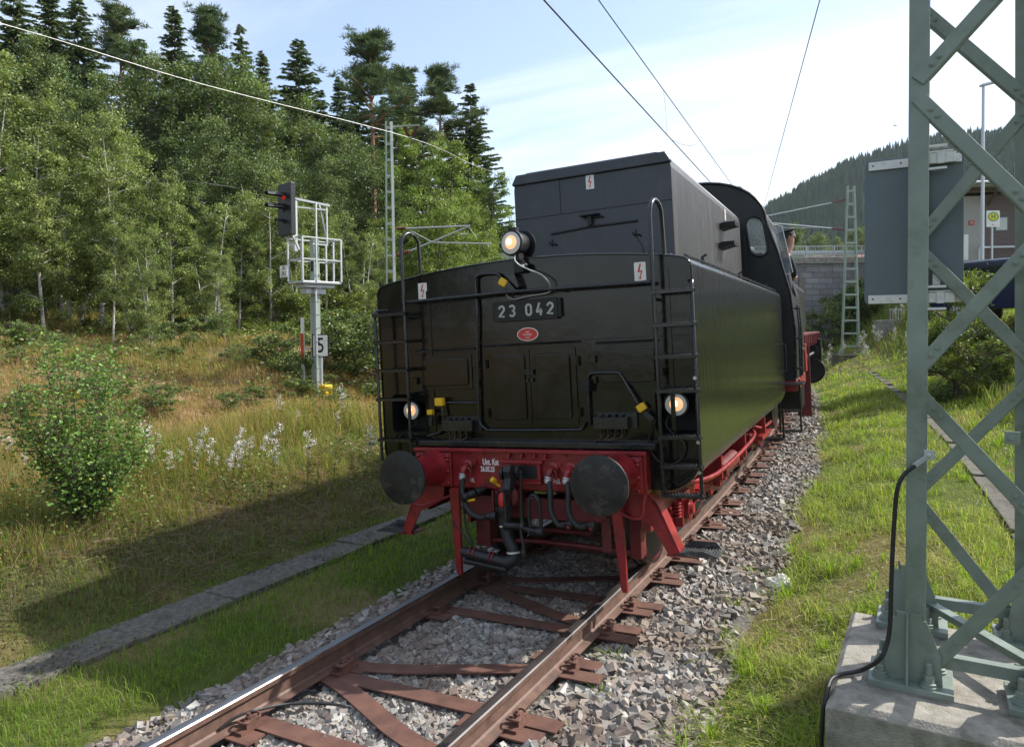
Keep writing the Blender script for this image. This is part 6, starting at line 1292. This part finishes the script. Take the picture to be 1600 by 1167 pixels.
def plant(kind, i, u, v, D, lbl, grp, wsc=1.0, base=None, cat='tree'):
    i %= len(PROTO[kind]); key = (kind, i); src = PROTO[kind][i]; o = copy_tree(src) if key in USED else src; USED[key] = 1
    p = atd(u, v, D); zb = gz(p[0], p[1]) if base is None else base; H = max(p[2]-zb, .5); s = H/PH[kind]
    o.location = (p[0], p[1], zb-.05); o.scale = (s*wsc, s*wsc, s); o.rotation_euler = (0, 0, rng.uniform(0, 6.28)); return tag(o, lbl, cat, grp)
def row(kind, lst, what, grp, cat='tree', wsc=1.0, base=None):
    for k, q in enumerate(sorted(lst)):
        u, v, D = q[:3]; w_ = q[3] if len(q) > 3 else wsc
        plant(kind, k, u, v, D, (ORD[k]+' '+what) if k == 0 else ORD[k]+' from the left of the '+what.replace(' of the ', ' in the '), grp, w_, base, cat)
row('birch', [(-60, 90, 21, 1.2), (20, 80, 23, 1.15), (95, 130, 23.5), (150, 165, 23), (205, 215, 22.5), (262, 262, 22, .95), (318, 300, 23), (372, 300, 24), (428, 270, 25), (470, 300, 25.5), (505, 318, 27), (555, 350, 27), (600, 360, 29), (60, 200, 20.5), (175, 300, 20.5, .9), (240, 350, 20, .9), (340, 380, 21.5, .8)], 'white stemmed birches along the foot of the wood', 'birches along the edge of the wood')
row('leafy', [(230, 95, 33), (290, 110, 34), (350, 72, 35), (405, 140, 34), (330, 190, 29), (440, 175, 36), (480, 160, 37), (395, 230, 29), (535, 195, 36), (580, 235, 34), (450, 240, 31), (150, 120, 34), (60, 60, 36), (510, 250, 31), (-30, 40, 34), (20, 300, 27.5, 1.3), (90, 330, 28, 1.3), (160, 340, 27, 1.3), (230, 350, 28, 1.3), (300, 380, 28, 1.3), (365, 380, 28.5, 1.3), (430, 390, 29, 1.3), (490, 380, 30, 1.3), (550, 380, 31, 1.3), (610, 390, 33, 1.3)], 'dark leafy trees behind the birches', 'leafy trees of the wood')
row('bright', [(640, 190, 36), (695, 205, 35, 1.05), (738, 245, 36, .9), (668, 265, 31), (722, 300, 33, .85), (620, 300, 31), (755, 330, 38, .8)], 'light green ashes by the left mast', 'light green trees right of the wood')
row('spruce', [(75, -25, 40, 1.15), (272, 5, 44, .95), (375, 38, 44, .75), (466, 60, 46, 1.05), (530, 115, 48, .8), (640, 100, 50, .8), (735, 130, 46, 1.05), (410, 75, 47, .8), (20, -40, 42), (120, -10, 47), (220, 60, 48), (330, 60, 49), (500, 140, 50), (560, 120, 50), (600, 150, 52), (700, 190, 50, .9), (760, 250, 52, .8)], 'dark spruces on the skyline of the wood', 'spruces on the skyline')
row('pine', [(180, 4, 41), (326, 16, 43, .9), (578, 47, 42, 1.05), (618, 112, 46, .9), (681, 100, 45, 1.0)], 'tall pines with reddish trunks on the skyline', 'pines on the skyline')
row('shrub', [(-10, 500, 15.5), (30, 492, 16), (65, 505, 16.5), (95, 515, 17, .9), (235, 510, 18), (262, 495, 19), (300, 515, 18.5, .8), (350, 520, 19.5, .8), (432, 520, 17.5, 1.0), (455, 500, 18), (472, 545, 16.5, .8), (530, 480, 19), (560, 470, 19), (585, 490, 18), (330, 485, 20)], 'bushes at the top of the left bank', 'bushes at the top of the left bank', 'shrub', 1.25)
row('leafy', [(1205, 372, 62), (1240, 352, 60, .9), (1275, 360, 64), (1310, 372, 68, .9), (1345, 350, 72), (1400, 340, 74), (775, 345, 62, .8), (800, 350, 66), (700, 350, 60)], 'leafy trees standing beyond the bridge', 'leafy trees beyond the bridge')
row('shrub', [(1318, 448, 43), (1338, 432, 43), (1355, 437, 43), (1375, 442, 42), (1400, 452, 40), (1425, 455, 38), (1298, 470, 42)], 'bushes on the bank below the bridge wall', 'bushes below the bridge wall', 'shrub', 1.1)
row('shrub', [(1485, 500, 19), (1590, 500, 19)], 'bushes behind the lattice mast', 'bushes behind the lattice mast', 'shrub', 1.1)
plant('bright_shrub', 0, 1527, 405, 19, 'tall yellowish green bush behind the lattice mast, below the bus stop sign', None, .9, None, 'shrub'); plant('bright_shrub', 0, 1512, 480, 18, 'bright bush with some yellow leaves seen through the lower lattice', None, .8, None, 'shrub')
row('bright_shrub', [(10, 455, 22, 1.1), (70, 470, 23, 1.2), (125, 480, 22.5), (185, 470, 24, 1.2), (290, 470, 23.5, 1.1), (340, 462, 24), (400, 470, 24, 1.2), (455, 450, 24.5, 1.1), (520, 445, 25, 1.2), (575, 440, 25, 1.2), (215, 490, 22)], 'low green undergrowth bushes among the birch trunks', 'undergrowth among the birches', 'shrub')
# unseen trees carry the wood on, added to darken the tender's reflections
for k in range(16):
    x, y = latxy(-17-rng.uniform(0, 7), -4-3.0*k); kd = ('leafy', 'birch', 'leafy')[k % 3]; src = PROTO[kd][k % 2]; o = copy_tree(src); o.location = (x, y, gz(x, y)); h = rng.uniform(9, 12)/PH[kd]; o.scale = (h*1.3, h*1.3, h); o.rotation_euler = (0, 0, k); tag(o, 'unseen tree added along the bank to darken reflections in the tender', 'tree', 'unseen trees added to darken reflections')
for k in range(17):
    u = rng.uniform(-20, 590); v = rng.uniform(545, 655); p = G(u, v); D = float((p-CAMO)@FW); plant('shrub', k, u, v-rng.uniform(14, 30)*14/D, D, 'small low scrub bush growing in the dry grass of the left bank', 'low scrub on the left bank', rng.uniform(1.2, 2.2), None, 'shrub')
# sapling in the left foreground
def sapling():
    r = np.random.default_rng(5); tb = MB(); P = []; S = []
    base = onz(135, 836, .02); base[2] = gz(base[0], base[1])
    for k in range(22):
        a = r.uniform(0, 6.28); h = r.uniform(.55, 1.75)*(1.0 if math.cos(a) < .3 else .82); out = r.uniform(.1, .68); d = np.array([math.cos(a), math.sin(a), 0]); pts = [np.array([0, 0, 0])+d*.04, d*out*.35+(0, 0, h*.35), d*out*.75+(0, 0, h*.7), d*out+(0, 0, h)]; pp = crom(pts, 5); tb.tube(pp, list(np.linspace(.009, .002, len(pp))), 5)
        for i in range(3, len(pp)):
            for m in range(5):
                tw = r.normal(size=3); tw[2] = abs(tw[2])*.5; tw /= np.linalg.norm(tw); L_ = r.uniform(.08, .26); e = pp[i]+tw*L_; tb.tube([pp[i], e], [.0025, .001], 4, caps=False)
                for q in range(7): P.append(pp[i]+tw*L_*r.uniform(.1, 1.1)+r.normal(0, .035, 3))
    P = np.array(P); n = len(P); P = np.concatenate([P, r.normal(0, 1, (500, 3))*np.array([.36, .36, .2])+np.array([.1, 0, .42])]); P = P[P[:, 2] > .05]; n = len(P)
    R = rotmats(n, r); q = np.array([(-.5, 0, .0), (-.18, -.36, .05), (.2, -.27, .04), (.55, 0, -.04), (.2, .27, .04), (-.18, .36, .05)]); s = r.uniform(.022, .046, n); v = np.einsum('nij,kj->nki', R, q)*s[:, None, None]; v[..., 2] *= .8; v += P[:, None, :]
    b_ = np.arange(n)*6; Q = np.concatenate([np.stack([b_, b_+1, b_+4, b_+5], 1), np.stack([b_+1, b_+2, b_+3, b_+4], 1)]); c = lerp((.10, .19, .04), (.18, .27, .065), r.random(n))*r.uniform(.7, 1.3, (n, 1)); yl = r.random(n) < .02; c[yl] = (.35, .24, .03)
    o = empty('birch_sapling', tuple(base), label='young bushy birch sapling with fresh green leaves in the left foreground', cat='sapling'); tb.build('stems', M['bark'], o, smooth=60); np_obj('leaves', np_mesh('leaves', v.reshape(-1, 3), quads=Q, col=np.repeat(c, 6, 0), mat=M['leaf']), o); o.scale = (1.2, 1.2, 1.22); return o
sapling()
# willowherb stalks with and without white seed fluff
M['fluff'] = mat('white_seed_fluff', (.70, .68, .66), .9, var=.1)
def herb(seed, fluff):
    r = np.random.default_rng(seed); o = empty('willowherb'); tb = MB(); H = 1.0; pts = crom([(0, 0, 0), (.02, .01, .4), (.0, .03, .75), (.05*r.normal(), .04, H)], 4); tb.tube(pts, list(np.linspace(.005, .002, len(pts))), 5); tb.build('stem', mat_h, o)
    P = []; Dn = []
    for k in range(70): h = r.uniform(.12, .92); a = r.uniform(0, 6.28); P.append((0, .02, h)); Dn.append((math.cos(a), math.sin(a), r.uniform(.2, .8)))
    P = np.array(P); Dn = np.array(Dn); Dn /= np.linalg.norm(Dn, axis=1)[:, None]; v, q = needles(P, Dn, r.uniform(.06, .12, 70), r.uniform(.012, .02, 70), r, .3); c = lerp((.10, .14, .03), (.30, .13, .03), (r.random(70) < .4)*r.random(70))
    np_obj('leaves', np_mesh('leaves', v, quads=q, col=np.repeat(c, 4, 0), mat=M['leaf']), o)
    if fluff:
        n = 230; hh_ = r.choice([.72, .78, .85, .88, .94, 1.0, 1.04], n, p=[.08, .1, .2, .12, .22, .18, .10])+r.normal(0, .022, n); P = np.stack([r.normal(0, .03, n)+.04*np.sin(hh_*30+seed), r.normal(0, .03, n)+.03+.03*np.cos(hh_*23+seed), hh_], 1); v, q = leaves_np(P, r.uniform(.010, .026, n), r); np_obj('seed_head', np_mesh('seed_head', v, quads=q, mat=M['fluff']), o)
    return o
mat_h = mat('reddish_stem', (.16, .08, .03), .7)
HB = [herb(1, True), herb(2, True), herb(3, False), herb(4, False)]; hu = set()
def putherb(k, u, v, D, lbl, grp, sc=None):
    o = copy_tree(HB[k]) if k in hu else HB[k]; hu.add(k); p = atd(u, v, D); z = gz(p[0], p[1]); h = np.clip(p[2]-z, .45, 1.5) if sc is None else sc; o.location = (p[0], p[1], z-.02); o.scale = (h*.9, h*.9, h*rng.uniform(.85, 1.1)); o.rotation_euler = (rng.uniform(-.2, .2), rng.uniform(-.2, .2), rng.uniform(0, 6.28)); tag(o, lbl, 'wildflower', grp)
W_ = [(22, 676), (60, 690), (75, 715), (225, 668), (232, 690), (255, 664), (262, 690), (290, 678), (305, 716), (318, 700), (352, 690), (356, 704), (378, 682), (396, 674), (410, 690), (425, 700), (447, 612), (540, 612), (275, 705), (338, 716), (90, 700), (240, 705), (248, 682), (368, 712), (384, 700), (330, 690), (300, 690), (415, 672), (465, 640), (480, 660), (12, 700), (40, 715), (520, 640), (560, 650)]
for i, (u, v) in enumerate(W_): putherb(i % 2, u, v, (9.6+rng.uniform(-.6, .8)) if v > 640 else 13, 'tall wildflower stalk tipped with white seed fluff on the left bank', 'white tipped stalks on the left bank')
for i in range(46): u = rng.uniform(10, 590); v = rng.uniform(700, 740)-(u > 430)*30; putherb(2+i % 2, u, v, rng.uniform(8.5, 12.5), 'reddish green leafy stalk without seed fluff on the left bank', 'leafy stalks on the left bank')
for i in range(18): putherb(i % 2, rng.uniform(1275, 1420), rng.uniform(440, 480), rng.uniform(26, 36), 'pale tipped wildflower stalk on the bank below the bridge', 'pale tipped stalks below the bridge', 1.3)
# prototypes never placed are none; unused ones would be removed here
for kd, ls_ in PROTO.items():
    for i, o in enumerate(ls_):
        if (kd, i) not in USED:
            for c in list(o.children): bpy.data.objects.remove(c)
            bpy.data.objects.remove(o)
# dead twigs and straw on the left bank foot
n = 4500; x, y, d = sample_view(n*14, 4, 16, .6); k, lat, s = inrange(x, y, -5.8, -3.1); k &= fbm(x, y, .6, 90) > .40; x, y = x[k][:n], y[k][:n]; n = len(x); z = gz(x, y)+rng.uniform(.01, .12, n); a = rng.uniform(0, 6.28, n); D_ = np.stack([np.cos(a), np.sin(a), rng.normal(0, .35, n)], 1); D_ /= np.linalg.norm(D_, axis=1)[:, None]; v, q = needles(np.stack([x, y, z], 1), D_, rng.uniform(.1, .5, n), rng.uniform(.004, .010, n), rng, 0)
tag(np_obj('dead_twigs', np_mesh('dead_twigs', v, quads=q, col=np.repeat(lerp((.22, .16, .11), (.12, .075, .05), rng.random(n)), 4, 0), mat=M['leaf'])), 'tangle of dead twigs at the foot of the left bank', 'twigs', kind='stuff')
n = 9000; x, y, d = sample_view(n*5, 2.5, 16, .6); k, lat, s = inrange(x, y, 1.2, 5.5); k &= (lat > 1.8) | (rng.random(len(x)) < .08); k &= offslab(lat, s, x, y); x, y = x[k][:n], y[k][:n]; n = len(x); a = rng.uniform(0, 6.28, n); D_ = np.stack([np.cos(a), np.sin(a), rng.normal(0, .12, n)], 1); D_ /= np.linalg.norm(D_, axis=1)[:, None]; z = np.where(lsxy(x, y)[0] < 1.9, -.16, gz(x, y)+rng.uniform(.005, .06, n)); v, q = needles(np.stack([x, y, z], 1), D_, rng.uniform(.05, .2, n), rng.uniform(.002, .0045, n), rng, 0)
tag(np_obj('dry_straw', np_mesh('dry_straw', v, quads=q, col=np.repeat(lerp((.42, .34, .2), (.3, .22, .12), rng.random(n)), 4, 0), mat=M['leaf'])), 'dry straw lying on the right ballast edge and turf', 'straw', kind='stuff')

# tufts of green growing in the ballast edge and taller tufts in the turf
TP = []
for u, v in ((940, 1060), (960, 1010), (1075, 1100), (1110, 1130), (1160, 1010), (1200, 960), (1130, 980), (1060, 1140), (1180, 860), (1120, 860), (1240, 830), (1330, 820), (1350, 960), (1290, 1000), (1260, 760), (1300, 700), (1240, 1130), (1190, 1070)):
    p = onz(u, v, -.1 if u < 1150 else .05); TP.append((p[0], p[1], 1.0))
for k in range(260):
    la = rng.uniform(1.6, 6.5); s_ = rng.uniform(3, 26); x, y = latxy(la, s_); TP.append((float(x), float(y), rng.uniform(.5, 1.3)))
XY = []; HH = []
for x, y, k in TP:
    m = int(42*k); a = rng.uniform(0, 6.28, m); r_ = np.abs(rng.normal(0, .045*k, m)); px1, py1 = x+r_*np.cos(a), y+r_*np.sin(a); la = lsxy(px1, py1)[0]; z = np.where(la < 1.75, -.26, gz(px1, py1)); XY.append(np.stack([px1, py1, z], 1)); HH.append(rng.uniform(.08, .24, m)*k)
P = np.concatenate(XY); H_ = np.concatenate(HH); n = len(P); lat, s = lsxy(P[:, 0], P[:, 1]); k = offslab(lat, s, P[:, 0], P[:, 1]); P, H_ = P[k], H_[k]; n = len(P)
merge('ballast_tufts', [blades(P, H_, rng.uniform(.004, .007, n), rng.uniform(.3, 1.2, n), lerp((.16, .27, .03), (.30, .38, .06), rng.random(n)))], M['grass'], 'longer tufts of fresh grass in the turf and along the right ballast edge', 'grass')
# ------------------------------------------------------------------ wooded hill far behind
hu_ = np.array([-900, 300, 1150, 1190, 1225, 1262, 1300, 1350, 1420, 1520, 1600, 1800, 2300.]); hv = np.array([480, 470, 350, 332, 308, 285, 265, 242, 222, 205, 188, 150, 120.])
DH = 640.
lat = (hu_-800)/F_PX*DH; zt = CAMH+(513-hv)/F_PX*DH-16
nu, nd = 130, 36; us = np.linspace(lat[0], lat[-1], nu); ds = np.linspace(-300, 260, nd)
RH, FH = np.array([math.cos(yw), math.sin(yw)]), np.array([-math.sin(yw), math.cos(yw)])
def hillz(l, d): top = np.interp(l, lat, zt); s_ = np.where(d < 0, np.clip(1+d/290, 0, 1), 1.0); return 8+(top-8)*(s_**1.15)+(fbm(l, d, .012, 95)-.5)*16*s_
U_, D_2 = np.meshgrid(us, ds); XX = RH[0]*U_+FH[0]*(DH+D_2); YY = RH[1]*U_+FH[1]*(DH+D_2); V = np.stack([XX.ravel(), YY.ravel(), hillz(U_.ravel(), D_2.ravel())], 1); I = (np.arange(nd-1)[:, None]*nu+np.arange(nu-1)[None, :]).ravel()
tag(np_obj('hill', np_mesh('hill', V, quads=np.stack([I, I+1, I+1+nu, I+nu], 1), mat=mat('hill_ground', (.03, .045, .02), .95, var=.4, nsc=.05, spec=0), smooth=True)), kind='structure')
n = 17000; l = rng.uniform(200, 800, n); d = rng.uniform(-260, 60, n); keep = fbm(l, d, .02, 97) < .66; l, d = l[keep], d[keep]; n = len(l); z = hillz(l, d); h = rng.uniform(11, 19, n); w_ = h*rng.uniform(.15, .20, n)
V = []; T = []; base = 0; nt_ = 4; ns = 7; ang = np.arange(ns)*2*np.pi/ns
X0 = RH[0]*l+FH[0]*(DH+d); Y0_ = RH[1]*l+FH[1]*(DH+d); ccol = lerp((.020, .045, .022), (.045, .08, .032), rng.random(n)); VC = []
for t in range(nt_):
    zb = z+h*(.02+.24*t); ztop = z+h*(.46+.18*t); rad = w_*(1.05-.22*t); ap = np.stack([X0, Y0_, ztop], 1); ring = [np.stack([X0+rad*rng.uniform(.6, 1.15, n)*math.cos(a+t), Y0_+rad*rng.uniform(.6, 1.15, n)*math.sin(a+t), zb-rng.uniform(0, 1.2, n)], 1) for a in ang]
    blk = np.stack([ap]+ring, 1); V.append(blk.reshape(-1, 3)); b0 = base+np.arange(n)*(ns+1)
    for k in range(ns): T.append(np.stack([b0, b0+1+k, b0+1+(k+1) % ns], 1))
    VC.append(np.repeat(ccol, ns+1, 0)); base += n*(ns+1)
tag(np_obj('hill_forest', np_mesh('hill_forest', np.concatenate(V), tris=np.concatenate(T), col=np.concatenate(VC), mat=M['farneedle'])), 'distant dense conifer forest covering the hill on the right', 'forest', kind='stuff')

# ------------------------------------------------------------------ air
hz = MB().boxb(-1200, 1200, -80, 1700, -3, 420).build('haze', M['dark']); hz.data.materials.clear()
hm = bpy.data.materials.new('haze'); hm.use_nodes = True; hn = hm.node_tree; hn.nodes.clear(); ho = hn.nodes.new('ShaderNodeOutputMaterial'); hv_ = hn.nodes.new('ShaderNodeVolumePrincipled')
hv_.inputs['Color'].default_value = (.80, .88, 1, 1); hv_.inputs['Density'].default_value = .00010; hv_.inputs['Anisotropy'].default_value = .2; hn.links.new(hv_.outputs[0], ho.inputs['Volume']); hz.data.materials.append(hm); hz['kind'] = 'stuff'
tag(hz, 'thin bluish summer haze in the air over the valley', 'haze')
